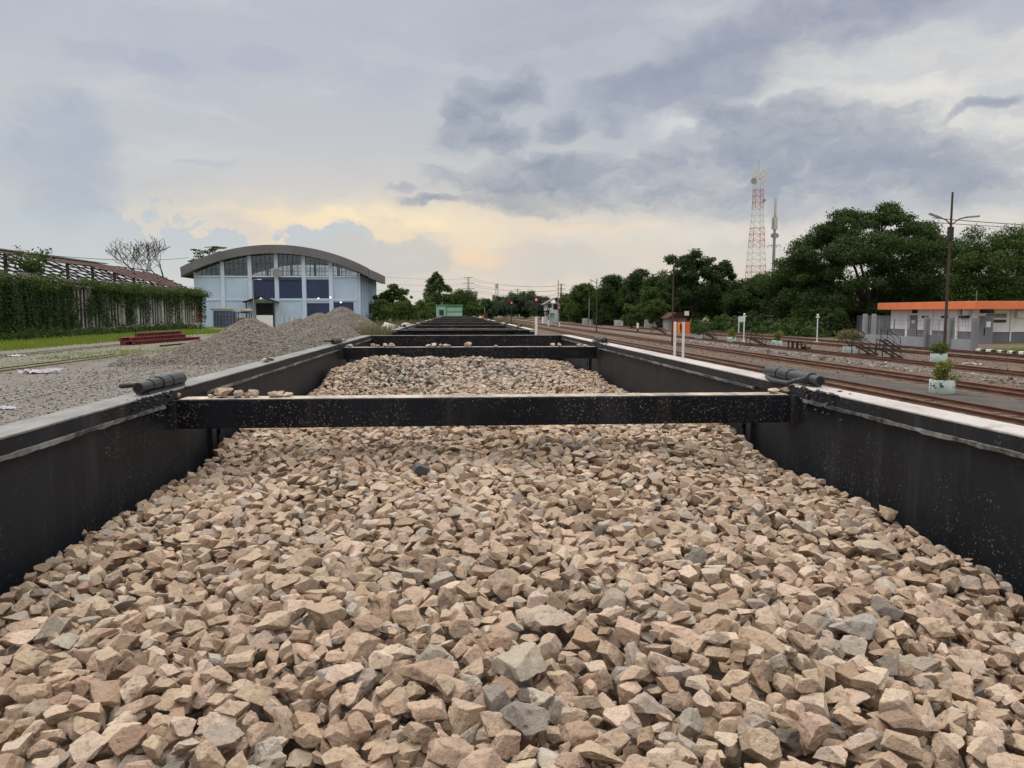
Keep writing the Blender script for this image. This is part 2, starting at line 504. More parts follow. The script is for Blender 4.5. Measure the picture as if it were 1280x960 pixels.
def make_wagon(name, label, group):
    L = WAGON_LEN; rng = random.Random(5)
    t = thing(name, label, 'freight wagon', (0, WAGON_Y0, 0), 0, group)
    for s, xi in ((-1, XL), (1, XR)):
        m = MB()
        xo = xi + s * 0.012                                # the plate stands a little back from the lip
        m.box((min(xo, xo + s * 0.01), 0.0, 1.0), (max(xo, xo + s * 0.01), L, ZT - 0.045))
        for k in range(9):                                 # stiffeners on the outside
            y = 0.1 + k * (L - 0.28) / 8
            m.box((min(xo + s * 0.012, xo + s * 0.1), y, 1.0), (max(xo + s * 0.012, xo + s * 0.1), y + 0.08, ZT - 0.05))
        m.box((min(xi, xi + s * 0.0115), 0.0, ZT - 0.044), (max(xi, xi + s * 0.0115), L, ZT - 0.009))   # lip below the flange
        wall = m.build('side_wall', 'wall_paint', t)
        m = MB(); m.box((min(xi, xi + s * 0.115), -0.01, ZT - 0.008), (max(xi, xi + s * 0.115), L + 0.01, ZT))
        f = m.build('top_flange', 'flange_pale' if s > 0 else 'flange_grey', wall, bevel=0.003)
        f['label'] = 'pale whitish flange along the wall top' if s > 0 else 'grey dusty flange along the wall top'
        m = MB()
        ys = [0.0, *BEAM_Y, L]
        for a, b in zip(ys[:-1], ys[1:]):
            if b - a > 1:
                mm = jitter_strip(xo, xi - s * 0.008, ZT - 0.062, ZT - 0.045, a + 0.42 if a else a, b - 0.1, rng, int((b - a) * 28), 0.0028)
                m.add(mm.v, mm.f)
        m.build('weld_bead', 'weld_dust', wall, smooth='auto')
        for y in BEAM_Y:
            # hinge pipe lying on the flange, with collars and a hand lever
            cx = xi + s * (0.062 if s > 0 else 0.05); r = 0.0235; cz = ZT + r + 0.004
            p0, p1 = (y - 0.2, y + 0.22) if s < 0 else (y - 0.1, y + 0.4)
            m = MB()
            m.tube([(cx, p0 + 0.1, cz), (cx, p1, cz)], r, 18, True)
            o = len(m.v)
            m.tube([(cx, p0, cz), (cx, p0 + 0.1, cz)], r * 0.86, 18, True)
            m.box((cx - 0.026, p0 + 0.04, ZT + 0.001), (cx + 0.026, p1 - 0.02, ZT + 0.009))
            pipe = m.build('hinge_pipe', 'pipe_paint', t, smooth='auto')
            m = MB()
            for a, b in (((0.44, 0.64), (0.67, 1.0)) if s < 0 else ((0.14, 0.4), (0.53, 0.72), (0.75, 1.0))):
                m.tube([(cx, p0 + a * (p1 - p0), cz), (cx, p0 + b * (p1 - p0) + 0.002, cz)], r * 1.17, 18, True)
            m.build('collar', 'pipe_paint', pipe, smooth='auto')
            m = MB()                                       # shade inside the open tube mouth, put on as a dark disc
            m.tube([(cx, p0 - 0.0015, cz), (cx, p0 + 0.01, cz)], r * 0.66, 16, True)
            m.build('bore_shade', 'hollow_shade', pipe)
            m = MB()
            if s < 0:
                m.tube([(cx - 0.085, p0 + 0.06, cz + 0.002), (cx - 0.06, p0 + 0.2, cz - 0.004), (cx - 0.02, p0 + 0.28, cz - 0.006)], 0.009, 10)
            else:
                m.tube([(cx - 0.052, p1 - 0.1, cz - 0.018), (cx - 0.066, p1 - 0.2, cz - 0.026), (cx - 0.066, p1 - 0.34, cz - 0.024), (cx - 0.045, p1 - 0.4, cz - 0.006), (cx - 0.03, p1 - 0.43, cz + 0.004)], 0.0095, 10)
            m.build('lever', 'pipe_paint', pipe, smooth=True)
            # gusset, spatter and strap where the beam meets the wall
            m = MB()
            x_in = xi - s * 0.002
            m.box((min(xo, xi - s * 0.012), y - 0.03, ZT - 0.15), (max(xo, xi - s * 0.012), y - 0.001, ZT - 0.04))
            m.build('gusset', 'rough_paint', t, smooth='auto')
            m = MB()
            for k in range(90):
                yy = y + rng.gauss(-0.16, 0.13)
                lump(m, (xi - s * rng.uniform(0.0, 0.006) + s * (rng.uniform(0, 0.07) if rng.random() < 0.3 else 0), yy, ZT - abs(rng.gauss(0, 0.045)) * (0.9 if rng.random() < 0.7 else 0.05)),
                     rng.uniform(0.003, 0.0095), rng)
            spt = m.build('paint_spatter', 'rough_paint', t, smooth='auto'); spt['kind'] = 'stuff'
            m = MB()
            ya, yb = y + 0.42, y + 0.62
            m.add([(xo, ya, ZT - 0.16), (xo - s * 0.022, ya, ZT - 0.16), (xo - s * 0.022, ya + 0.06, ZT - 0.16), (xo, ya + 0.06, ZT - 0.16),
                   (xo, ya + 0.02, 1.3), (xo - s * 0.022, ya + 0.02, 1.3), (xo - s * 0.022, ya + 0.08, 1.3), (xo, ya + 0.08, 1.3)],
                  [(0, 1, 2, 3), (7, 6, 5, 4), (0, 4, 5, 1), (1, 5, 6, 2), (2, 6, 7, 3), (3, 7, 4, 0)])
            m.tube([(xo, ya + 0.11, ZT - 0.235), (xo - s * 0.03, ya + 0.11, ZT - 0.235)], 0.022, 12)
            m.box((min(xo, xo - s * 0.02), ya + 0.1, 1.3), (max(xo, xo - s * 0.02), ya + 0.12, ZT - 0.17))
            m.build('strap', 'wall_paint', t, smooth='auto')
    for y, out_ in ((0.0, -1), (L, 1)):
        m = MB()
        m.box((XL - 0.012, min(y, y - out_ * 0.012), 1.0), (XR + 0.012, max(y, y - out_ * 0.012), ZT - 0.012))
        for k in range(4):
            x = XL + 0.25 + k * (XR - XL - 0.5) / 3
            m.box((x - 0.04, min(y + out_ * 0.001, y + out_ * 0.07), 0.95), (x + 0.04, max(y + out_ * 0.001, y + out_ * 0.07), ZT - 0.05))
        e = m.build('end_wall', 'beam_paint', t)
        m = MB(); m.box((XL + 0.002, min(y - out_ * 0.02, y + out_ * 0.08), ZT - 0.011), (XR - 0.002, max(y - out_ * 0.02, y + out_ * 0.08), ZT - 0.003))
        m.build('top_flange', 'flange_grey', e, bevel=0.003)
        m = MB()                                           # sloping hopper end over the platform
        m.add([(XL, y, 1.0), (XR, y, 1.0), (XR, y + out_ * -1.3, 0.75), (XL, y + out_ * -1.3, 0.75), (XL, y, 0.96), (XR, y, 0.96), (XR, y + out_ * -1.3, 0.71), (XL, y + out_ * -1.3, 0.71)],
              [(0, 1, 2, 3), (7, 6, 5, 4), (0, 4, 5, 1), (1, 5, 6, 2), (2, 6, 7, 3), (3, 7, 4, 0)])
        m.build('hopper_slope', 'chassis_paint', t)
    for y in BEAM_Y:
        m = MB(); m.box((XL + 0.004, y, ZT - 0.154), (XR - 0.004, y + 0.105, ZT - 0.04))
        b = m.build('cross_beam', 'beam_paint', t, bevel=0.004)
        m = MB(); m.box((XL + 0.02, y + 0.004, ZT - 0.0398), (XR - 0.02, y + 0.101, ZT - 0.0375))
        m.build('dust_layer', 'beam_dust', b)
    m = MB(); m.box((XL + 0.02, 1.25, 0.7), (XR - 0.02, L - 1.25, 0.74)); m.build('hopper_floor', 'chassis_paint', t)
    m = MB()
    for x in (XC - 0.55, XC + 0.45): m.box((x, -1.75, 0.6), (x + 0.1, L + 1.75, 0.9))
    for y in (-1.75, L + 1.65): m.box((XL + 0.1, y, 0.55), (XR - 0.1, y + 0.1, 0.95))
    for y in (-1.6, L + 0.4): m.box((XL + 0.15, y, 0.905), (XR - 0.15, y + 1.2, 0.93))
    for y in (-2.15, L + 1.76): m.box((XC - 0.12, y, 0.62), (XC + 0.12, y + 0.39, 0.84))
    m.build('underframe', 'chassis_paint', t)
    for yb in (0.6, L - 0.6):
        m = MB()
        for x in (XC - 0.78, XC + 0.66):
            m.extrude([(yb - 1.15, 0.42), (yb - 1.15, 0.6), (yb - 0.4, 0.66), (yb + 0.4, 0.66), (yb + 1.15, 0.6), (yb + 1.15, 0.42), (yb + 0.45, 0.32), (yb - 0.45, 0.32)], x, x + 0.12, 'x')
        m.box((XC - 0.66, yb - 0.18, 0.4), (XC + 0.66, yb + 0.18, 0.6))
        bo = m.build('bogie', 'chassis_paint', t)
        for yw in (yb - 0.8, yb + 0.8):
            m = MB()
            for s in (-1, 1):
                x = XC + s * 0.545
                m.tube([(x - s * 0.03, yw, 0.535), (x + s * 0.0, yw, 0.535), (x + s * 0.001, yw, 0.535), (x + s * 0.1, yw, 0.535)], [0.41, 0.41, 0.387, 0.387], 28)
            m.tube([(XC - 0.7, yw, 0.535), (XC + 0.7, yw, 0.535)], 0.07, 12)
            m.build('wheelset', 'wheel_steel', bo, smooth='auto')
    return t


material('hollow_shade', lambda g: {'Base Color': g.mix(g.noise(g.pos(), 20, 3), (0.003, 0.003, 0.003, 1), (0.012, 0.011, 0.01, 1)), 'Roughness': 0.9})  # near-black colour standing for the shade inside a tube
WG = 'wagons of the ballast train'
wagon = make_wagon('ballast_wagon', 'black open hopper wagon filled with tan stones, the one seen from inside', WG)
PITCH_W = 14.1
WL = ['black ballast wagon coupled next beyond the stone-filled one seen from inside',
      'black ballast wagon between the second wagon and the last two of the train',
      'black ballast wagon fourth along the train, one short of the last',
      'black ballast wagon at the far end of the train, nearest the green rail vehicle']
wagons = [wagon]
for i in range(4):
    c = copy_tree(wagon); c['label'] = WL[i]
    c.location = (0.0, WAGON_Y0 + (i + 1) * PITCH_W, -0.03 - 0.002 * i)
    wagons.append(c)
# ------------------------------------------------------------------ crushed stone
import bmesh


def stone_mat(name, own):
    def fn(g):
        if own:
            n = g.n('ShaderNodeObjectInfo'); tint = S(g.nt, n.outputs['Color'])
        else:
            n = g.n('ShaderNodeAttribute'); n.attribute_name = 'tint'; tint = S(g.nt, n.outputs['Color'])
        p = g.pos()
        n1 = g.noise(p, 30, 5, 0.62); n2 = g.noise(p, 130, 4, 0.7); n3 = g.noise(p, 420, 2, 0.6); n4 = g.noise(p, 14, 3, 0.5)
        c = g.mix(n1.sm(0.36, 0.68) * 0.6, tint, g.mix(1.0, tint, (1.22, 1.17, 1.1, 1), 'MULTIPLY'))
        c = g.mix(n4.sm(0.52, 0.68) * 0.32, c, g.mix(1.0, tint, (0.66, 0.66, 0.66, 1), 'MULTIPLY'))
        c = g.mix(n2.sm(0.5, 0.68) * 0.6, c, g.mix(1.0, tint, (0.6, 0.57, 0.55, 1), 'MULTIPLY'))
        c = g.mix(n2.sm(0.42, 0.3) * 0.25, c, g.mix(1.0, tint, (1.3, 1.28, 1.24, 1), 'MULTIPLY'))
        c = g.mix(n3.sm(0.58, 0.68) * 0.5, c, g.mix(1.0, tint, (0.45, 0.42, 0.4, 1), 'MULTIPLY'))
        return {'Base Color': c, 'Roughness': 0.86, 'Specular IOR Level': 0.25,
                'Normal': g.bump(n1 * 1.0 + n2 * 0.6 + n3 * 0.3, 0.75, 0.007)}
    return material(name, fn)


stone_mat('stone_own', True)
stone_mat('stone_mass', False)


nrng = np.random.default_rng(11)
N_SHAPE = 48
SHAPES = []


def rand_rot(rng):
    q = rng.normal(size=4); q /= np.linalg.norm(q); w_, x, y, z = q
    return np.array([[1-2*(y*y+z*z), 2*(x*y-z*w_), 2*(x*z+y*w_)], [2*(x*y+z*w_), 1-2*(x*x+z*z), 2*(y*z-x*w_)], [2*(x*z-y*w_), 2*(y*z+x*w_), 1-2*(x*x+y*y)]])


def polytope(nn, dd):
    """the solid left inside a set of planes"""
    bm = bmesh.new(); bmesh.ops.create_cube(bm, size=4)
    for n, d in zip(nn, dd):
        r = bmesh.ops.bisect_plane(bm, geom=bm.verts[:] + bm.edges[:] + bm.faces[:], plane_co=Vector(n) * d, plane_no=Vector(n), clear_outer=True, dist=1e-5)
        ed = [e for e in r['geom_cut'] if isinstance(e, bmesh.types.BMEdge)]
        if ed: bmesh.ops.contextual_create(bm, geom=ed)
    bmesh.ops.remove_doubles(bm, verts=bm.verts[:], dist=0.03)
    bmesh.ops.recalc_face_normals(bm, faces=bm.faces[:])
    return bm


def grab(bm):
    bmesh.ops.triangulate(bm, faces=bm.faces[:])
    bm.verts.index_update()
    return np.array([v.co[:] for v in bm.verts]), np.array([[v.index for v in f.verts] for f in bm.faces])


for i in range(N_SHAPE):
    # a lump broken along flat planes: three skewed pairs and a few corner breaks
    Q = rand_rot(nrng)
    nn, dd = [], []
    for a in range(3):
        for sg in (1, -1):
            n = Q[a] * sg + nrng.normal(size=3) * 0.3
            nn.append(n / np.linalg.norm(n)); dd.append(nrng.uniform(0.55, 0.9))
    for a in range(nrng.integers(3, 8)):
        n = nrng.normal(size=3); nn.append(n / np.linalg.norm(n)); dd.append(nrng.uniform(0.7, 1.05))
    sc = np.array([1.0, nrng.uniform(0.6, 0.98), nrng.uniform(0.36, 0.78)])
    nn, dd = np.array(nn), np.array(dd)
    sh = {'n': nn / sc, 'd': dd, 'sc': sc, 'v': {}, 'f': {}}
    off = nrng.uniform(0, 50, 3)
    for k, bev, cut in ((1, 0, 0), (2, 0.03, 0), (3, 0.05, 0.3), (4, 0.055, 0.13)):
        bm = polytope(nn, dd)
        for v in bm.verts:
            if v.co.length > 1.12: v.co = v.co.normalized() * (1.12 + 0.2 * (v.co.length - 1.12))
            v.co = Vector(np.array(v.co) * sc)
        if bev:
            bmesh.ops.bevel(bm, geom=bm.edges[:], offset=bev, segments=1 if k < 4 else 2, affect='EDGES', profile=0.6, clamp_overlap=True)
        bmesh.ops.triangulate(bm, faces=bm.faces[:])
        if cut:
            for _ in range(5):
                ed = [e for e in bm.edges if e.calc_length() > cut]
                if not ed: break
                bmesh.ops.subdivide_edges(bm, edges=ed, cuts=1)
                bmesh.ops.triangulate(bm, faces=bm.faces[:])
        V, Fc = grab(bm); bm.free()
        if k >= 2:
            def dsp(q):
                q = Vector(q); o = Vector(off)
                d = mnoise.noise(q * 1.7 + o) * 0.06 + mnoise.noise(q * 3.9 + o) * 0.035
                if k >= 3:
                    r = mnoise.noise(q * 8.0 + o); d += r * 0.016 - max(0.0, mnoise.noise(q * 3.1 + o * 1.7) - 0.22) * 0.22
                if k >= 4: d += mnoise.noise(q * 17 + o) * 0.009
                return d
            ln = np.linalg.norm(V, axis=1)[:, None]
            V = V + V / np.maximum(ln, 1e-6) * np.array([dsp(q) for q in V])[:, None]
        sh['v'][k] = V; sh['f'][k] = Fc
    SHAPES.append(sh)


def target(X, Y):
    """top of the load, relative to the eye"""
    xn = (X - XC) / 1.25
    z = -0.655 + 0.055 * (1 - xn ** 2) - 0.05 * np.clip((2.3 - Y) / 0.6, 0, 1) * np.abs(xn) ** 2
    z = z + 0.05 * np.clip((Y - 2.6) / 1.2, 0, 1) * np.clip((4.9 - Y) / 0.8, 0, 1)
    z = z + 0.15 * np.exp(-((X + 0.50) / 0.55) ** 2 - ((Y - 6.6) / 0.7) ** 2)
    z = z + 0.12 * np.exp(-((X - 0.35) / 0.75) ** 2 - ((Y - 7.0) / 0.8) ** 2)
    z = z + 0.1 * np.exp(-((X + 1.0) / 0.4) ** 2 - ((Y - 6.5) / 0.7) ** 2)
    z = z + 0.02 * np.sin(X * 5.1 + 1) * np.sin(Y * 3.7) + 0.012 * np.sin(X * 11 + Y * 7)
    return z


CELL = 0.006
GX0, GX1, GY0, GY1 = XL + 0.012, XR - 0.012, WAGON_Y0 + 0.02, WAGON_Y0 + WAGON_LEN - 0.03
NX, NY = int((GX1 - GX0) / CELL), int((GY1 - GY0) / CELL)
gx = GX0 + (np.arange(NX) + 0.5) * CELL; gy = GY0 + (np.arange(NY) + 0.5) * CELL
T = target(gx[:, None], gy[None, :])
H = T - 0.06
OWN = -np.ones((NX, NY), np.int32)
stones = []                                     # shape, R, size, loc


def profile(sh, Rm, size):
    n = sh['n'] @ Rm.T
    e = 0.5 * size * 1.0
    k = int(math.ceil(e / CELL)) + 1
    a = np.arange(-k, k + 1) * CELL
    AX, AY = np.meshgrid(a, a, indexing='ij')
    top = np.full(AX.shape, 9.0); bot = np.full(AX.shape, -9.0)
    for (x, y, z), d in zip(n, sh['d']):
        rhs = d * size * 0.5 - x * AX - y * AY
        if z > 1e-3: top = np.minimum(top, rhs / z)
        elif z < -1e-3: bot = np.maximum(bot, rhs / z)
    ok = top > bot
    return k, top, bot, ok


def flat_rot(rng, tilt):
    a = rng.uniform(0, 2 * math.pi)
    Rz = np.array([[math.cos(a), -math.sin(a), 0], [math.sin(a), math.cos(a), 0], [0, 0, 1]])
    ax = rng.uniform(0, 2 * math.pi); th = abs(rng.normal(0, tilt))
    k = np.array([math.cos(ax), math.sin(ax), 0])
    K = np.array([[0, -k[2], k[1]], [k[2], 0, -k[0]], [-k[1], k[0], 0]])
    Rt = np.eye(3) + math.sin(th) * K + (1 - math.cos(th)) * K @ K
    b = rng.uniform(0, math.pi) if rng.random() < 0.2 else 0
    Rx = np.array([[1, 0, 0], [0, math.cos(b), -math.sin(b)], [0, math.sin(b), math.cos(b)]])
    return Rt @ Rz @ Rx


def drop(size, shape_i, x=None, y=None, tries=9, rots=2, limit=True):
    sh = SHAPES[shape_i]; best = None
    for _ in range(rots):
        Rm = flat_rot(nrng, 1.0)
        k, top, bot, ok = profile(sh, Rm, size)
        m = k + 1
        for _ in range(tries):
            if x is None:
                i = nrng.integers(m, NX - m); j = nrng.integers(m, NY - m)
            else:
                i = int((x - GX0) / CELL + nrng.integers(-4, 5)); j = int((y - GY0) / CELL + nrng.integers(-4, 5))
                i = min(max(i, m), NX - m - 1); j = min(max(j, m), NY - m - 1)
            h = H[i-k:i+k+1, j-k:j+k+1]
            z = (h - bot)[ok].max() - 0.0035 - 0.05 * size
            topz = z + top[ok].max()
            score = topz - T[i, j] + 0.3 * (z - T[i, j])
            if best is None or score < best[0]:
                best = (score, i, j, z, Rm, k, top, ok, topz)
    sc, i, j, z, Rm, k, top, ok, topz = best
    if limit and topz - T[i, j] > 0.03 + 0.16 * size: return False
    h = H[i-k:i+k+1, j-k:j+k+1]; o = OWN[i-k:i+k+1, j-k:j+k+1]
    nt_ = z + top
    up = ok & (nt_ > h)
    h[up] = nt_[up]; o[up] = len(stones)
    stones.append((shape_i, Rm, size, np.array([gx[i], gy[j], CAM_Z + z])))
    return True


def pick_size():
    r = nrng.random()
    if r < 0.02: return nrng.uniform(0.07, 0.092)
    if r < 0.27: return nrng.uniform(0.052, 0.07)
    if r < 0.72: return nrng.uniform(0.039, 0.055)
    return nrng.uniform(0.024, 0.04)


flat_ids = sorted(range(N_SHAPE), key=lambda i: SHAPES[i]['sc'][2])
SPECIAL = {}                                   # index of a stone -> fixed colour


def special(px, py, size, shape_i, tint):
    d = ray(px, py); t = 0
    for _ in range(200):
        t += 0.02; q = d * t
        if q.z < float(target(np.array(q.x), np.array(q.y))): break
    a = len(stones)
    if drop(size, shape_i, q.x, q.y, 8, 12, False): SPECIAL[a] = tint


fails = 0
import time as _t
_t0 = _t.time()
while len(stones) < 46000 and fails < 260:
    if drop(pick_size(), int(nrng.integers(N_SHAPE))): fails = 0
    else: fails += 1
special(640, 862, 0.112, flat_ids[2], (0.38, 0.325, 0.26))
special(1086, 806, 0.092, flat_ids[14], (0.32, 0.288, 0.25))
special(640, 935, 0.075, flat_ids[12], (0.235, 0.208, 0.178))
special(600, 905, 0.07, flat_ids[18], (0.225, 0.198, 0.168))
special(90, 800, 0.08, flat_ids[10], (0.3, 0.258, 0.208))
special(1125, 655, 0.085, flat_ids[8], (0.36, 0.27, 0.18))
special(528, 598, 0.085, flat_ids[16], (0.1, 0.1, 0.1))
special(1085, 700, 0.09, flat_ids[6], (0.42, 0.35, 0.27))
special(690, 790, 0.09, flat_ids[9], (0.40, 0.33, 0.265))
special(355, 800, 0.09, flat_ids[4], (0.42, 0.335, 0.255))
# small chips in the remaining hollows
for _ in range(2500):
    drop(nrng.uniform(0.018, 0.032), int(nrng.integers(N_SHAPE)), None, None, 8, 1)
print('stones', len(stones), round(_t.time() - _t0, 1))

# ------------------------------------------------------------------ colour of each stone
PAL = [('tan', (0.415, 0.314, 0.231), 0.52), ('pale tan', (0.485, 0.385, 0.3), 0.21), ('brown', (0.32, 0.228, 0.16), 0.12),
       ('pinkish', (0.38, 0.275, 0.2), 0.03), ('grey', (0.345, 0.292, 0.24), 0.06), ('pale grey', (0.42, 0.37, 0.315), 0.035), ('dark grey', (0.17, 0.15, 0.13), 0.005)]
cum = np.cumsum([p[2] for p in PAL])
tints, tnames = [], []
for i, (si, Rm, size, loc) in enumerate(stones):
    gz = math.exp(-((loc[0] + 0.35) / 0.45) ** 2 - ((loc[1] - 6.1) / 0.5) ** 2) * 0.75 + math.exp(-((loc[0] - 0.45) / 0.4) ** 2 - ((loc[1] - 6.6) / 0.5) ** 2) * 0.85 + 0.15 * (loc[1] > 4.6)
    gz += 0.04 * math.exp(-((loc[0] - 0.25) / 0.5) ** 2 - ((loc[1] - 1.05) / 0.3) ** 2) * 2.5
    k = int(np.searchsorted(cum, nrng.random() * cum[-1])); k = min(k, len(PAL) - 1)
    if nrng.random() < gz: k = int(nrng.choice([4, 4, 6, 5]))
    c = np.array(PAL[k][1]) * nrng.uniform(0.88, 1.12) * (1 + nrng.normal(0, 0.012, 3))
    nm = PAL[k][0]
    if i in SPECIAL:
        c = np.array(SPECIAL[i]); nm = 'dark grey' if c[0] < 0.2 else 'grey' if c[0] - c[2] < 0.1 else 'tan'; nm = 'pale grey' if nm == 'grey' and c[0] > 0.3 else nm
    tints.append(c); tnames.append(nm)

# ------------------------------------------------------------------ which stones the photo shows, and how large
vis = np.bincount(OWN[OWN >= 0].ravel(), minlength=len(stones))
cand = [i for i in range(len(stones)) if stones[i][3][1] < 2.6 and vis[i] > 0]
PX, PY, DP, ID = [], [], [], []
for i in cand:
    si, Rm, size, loc = stones[i]
    P = SHAPES[si]['v'][3] * (size * 0.5) @ Rm.T + loc
    x, y, d = project(P)
    PX.append(x); PY.append(y); DP.append(d); ID.append(np.full(len(x), i))
PX, PY, DP, ID = map(np.concatenate, (PX, PY, DP, ID))
okm = (PX > 0) & (PX < 1280) & (PY > 0) & (PY < 960)
PX, PY, DP, ID = PX[okm], PY[okm], DP[okm], ID[okm]
cell = (PX // 5).astype(int) * 400 + (PY // 5).astype(int)
order = np.lexsort((DP, cell)); cs = cell[order]
first = np.r_[True, cs[1:] != cs[:-1]]
win = ID[order][first]
area = np.bincount(win, minlength=len(stones))
near = sorted(cand, key=lambda i: -area[i])[:300]
near_set = set(near)

# ------------------------------------------------------------------ 300 single stones
used = {}
cents = {}
for i in near:
    x, y, d = project(stones[i][3][None]); cents[i] = (float(x[0]), float(y[0]))
lab = {}
a_sorted = sorted(area[i] for i in near)
for i in near:
    si, Rm, size, loc = stones[i]; s = SHAPES[si]['sc']
    shp = 'flat' if s[2] < 0.5 else 'long' if s[1] < 0.7 else 'blocky' if s[2] > 0.66 else 'angular'
    x, y = cents[i]
    row = 'front row of the load' if y > 880 else 'second band of the load' if y > 800 else 'third band of the load' if y > 730 else 'far band of large stones'
    colm_ = 'far left' if x < 256 else 'left of centre' if x < 512 else 'at centre' if x < 768 else 'right of centre' if x < 1024 else 'far right'
    lab.setdefault(f'{shp} {tnames[i]} stone, {row}, {colm_}', []).append(i)
ORD = ['second', 'third', 'fourth', 'fifth', 'sixth', 'seventh', 'eighth']
final = {}
for L, ids in lab.items():
    ids.sort(key=lambda i: cents[i][0]); n = len(ids)
    for q, i in enumerate(ids):
        if n == 1: final[i] = L
        elif q == 0: final[i] = L + ', leftmost of such'
        elif q == n - 1: final[i] = L + ', rightmost of such'
        else: final[i] = L + f', {ORD[q - 1]} from left'
STONE_ME = {}


def single_stone(si, Rm, size, loc, c, label, group, lod=5):
    key = (si, lod)
    if key not in STONE_ME:
        me = np_mesh('ballast_stone', SHAPES[si]['v'][lod], SHAPES[si]['f'][lod])
        me.polygons.foreach_set('use_smooth', [True] * len(me.polygons)); me.set_sharp_from_angle(angle=R(24)); me.materials.append(MATS['stone_own'])
        STONE_ME[key] = me
    o = bpy.data.objects.new('ballast_stone', STONE_ME[key]); COL.objects.link(o)
    o.matrix_world = Matrix.Translation(Vector(loc)) @ Matrix(Rm.tolist()).to_4x4() @ Matrix.Scale(size * 0.5, 4)
    o.color = (*c, 1)
    return tag(o, label, 'stone', group)


for i in near:
    si, Rm, size, loc = stones[i]
    single_stone(si, Rm, size, loc, tints[i], final[i], 'large stones at the front of the load', 4)

# ------------------------------------------------------------------ everything else in the load is one mass
VV, FF, CC = [], [], []; base_i = 0
for i, (si, Rm, size, loc) in enumerate(stones):
    if i in near_set or vis[i] < 2: continue
    k = 3 if loc[1] < 2.4 else 2
    P = SHAPES[si]['v'][k] * (size * 0.5) @ Rm.T + loc
    VV.append(P); FF.append(SHAPES[si]['f'][k] + base_i); CC.append(np.broadcast_to(np.r_[tints[i], 1.0], (len(P), 4))); base_i += len(P)
VV, FF, CC = np.concatenate(VV), np.concatenate(FF), np.concatenate(CC)
VV[:, 1] -= WAGON_Y0
me = np_mesh('loose_ballast', VV, FF)
at_ = me.attributes.new('tint', 'FLOAT_COLOR', 'POINT'); at_.data.foreach_set('color', CC.astype(np.float32).ravel())
me.polygons.foreach_set('use_smooth', [True] * len(me.polygons)); me.set_sharp_from_angle(angle=R(20))
LOAD_ME = me
lo = link('loose_ballast', me, 'stone_mass'); lo.location = (0, WAGON_Y0, 0)
tag(lo, 'heaped tan and grey crushed stone filling the open wagon', 'ballast', None, 'stuff')
for i in range(1, 5):
    o = lo.copy(); COL.objects.link(o); o.location = (0, WAGON_Y0 + i * PITCH_W, -0.12)
    o['label'] = ['crushed stone in the next wagon along', 'crushed stone in the third wagon', 'crushed stone in the fourth wagon', 'crushed stone in the last wagon by the green vehicle'][i - 1]
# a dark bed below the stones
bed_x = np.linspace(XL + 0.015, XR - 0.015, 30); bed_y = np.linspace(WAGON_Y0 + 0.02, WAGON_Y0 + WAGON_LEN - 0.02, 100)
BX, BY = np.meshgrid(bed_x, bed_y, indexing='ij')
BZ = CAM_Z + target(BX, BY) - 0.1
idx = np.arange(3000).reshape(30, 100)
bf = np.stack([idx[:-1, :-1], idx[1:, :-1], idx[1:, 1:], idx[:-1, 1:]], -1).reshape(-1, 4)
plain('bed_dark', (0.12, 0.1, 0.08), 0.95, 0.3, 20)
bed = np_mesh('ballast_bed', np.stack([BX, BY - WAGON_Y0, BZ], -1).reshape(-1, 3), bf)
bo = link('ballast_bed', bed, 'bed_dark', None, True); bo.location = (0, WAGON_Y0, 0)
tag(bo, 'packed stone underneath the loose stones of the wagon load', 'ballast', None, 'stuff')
for i in range(1, 5):
    o = bo.copy(); COL.objects.link(o); o.location = (0, WAGON_Y0 + i * PITCH_W, -0.12)

# stones lying on the beams and on the wall tops
BZ_ = ZT - 0.0375


def rest(px, Y, size, z, shape_i, c, label, py=490):
    x = at(px, py, Y).x
    sh = SHAPES[shape_i]; best = None
    for _ in range(8):
        Rm = flat_rot(nrng, 0.25); P = sh['v'][3] * size * 0.5 @ Rm.T
        if best is None or np.ptp(P[:, 2]) < best[1]: best = (Rm, np.ptp(P[:, 2]), P[:, 2].min())
    single_stone(shape_i, best[0], size, (x, Y, z - best[2] - 0.001), c, label, 'stones lying on the wagon beams', 4)


TAN, PAL_, PNK, GRY = (0.40, 0.32, 0.24), (0.46, 0.38, 0.3), (0.4, 0.28, 0.2), (0.36, 0.34, 0.31)
yb = WAGON_Y0 + BEAM_Y[0] + 0.055
f = flat_ids
rest(222, yb - 0.0, 0.045, BZ_, f[20], GRY, 'small pale stone on near beam against the left wall')
rest(263, yb, 0.026, BZ_, f[30], PAL_, 'smallest round stone on near beam, left of the orange-brown one')
rest(278, yb + 0.01, 0.078, BZ_, f[22], PNK, 'large orange-brown stone on near beam, left cluster')
rest(298, yb, 0.062, BZ_, f[24], (0.33, 0.27, 0.21), 'brown stone on near beam, second large one from left')
rest(309, yb - 0.012, 0.045, BZ_, f[26], PNK, 'small upright pinkish stone on near beam between two larger')
rest(317.5, yb + 0.012, 0.05, BZ_, f[28], PAL_, 'pale pinkish stone ending the left cluster on near beam')
rest(345, yb, 0.075, BZ_, f[5], TAN, 'flat tan stone on near beam, apart from the left cluster')
rest(360, yb + 0.01, 0.045, BZ_, f[25], PAL_, 'small pale stone on near beam touching the flat tan one')
rest(967, yb, 0.06, BZ_, f[6], PAL_, 'flat pale stone on near beam beside the right wall', 485)
rest(984, yb + 0.005, 0.065, BZ_, f[8], TAN, 'flat tan stone where near beam meets the right wall', 485)
yb = WAGON_Y0 + BEAM_Y[1] + 0.05
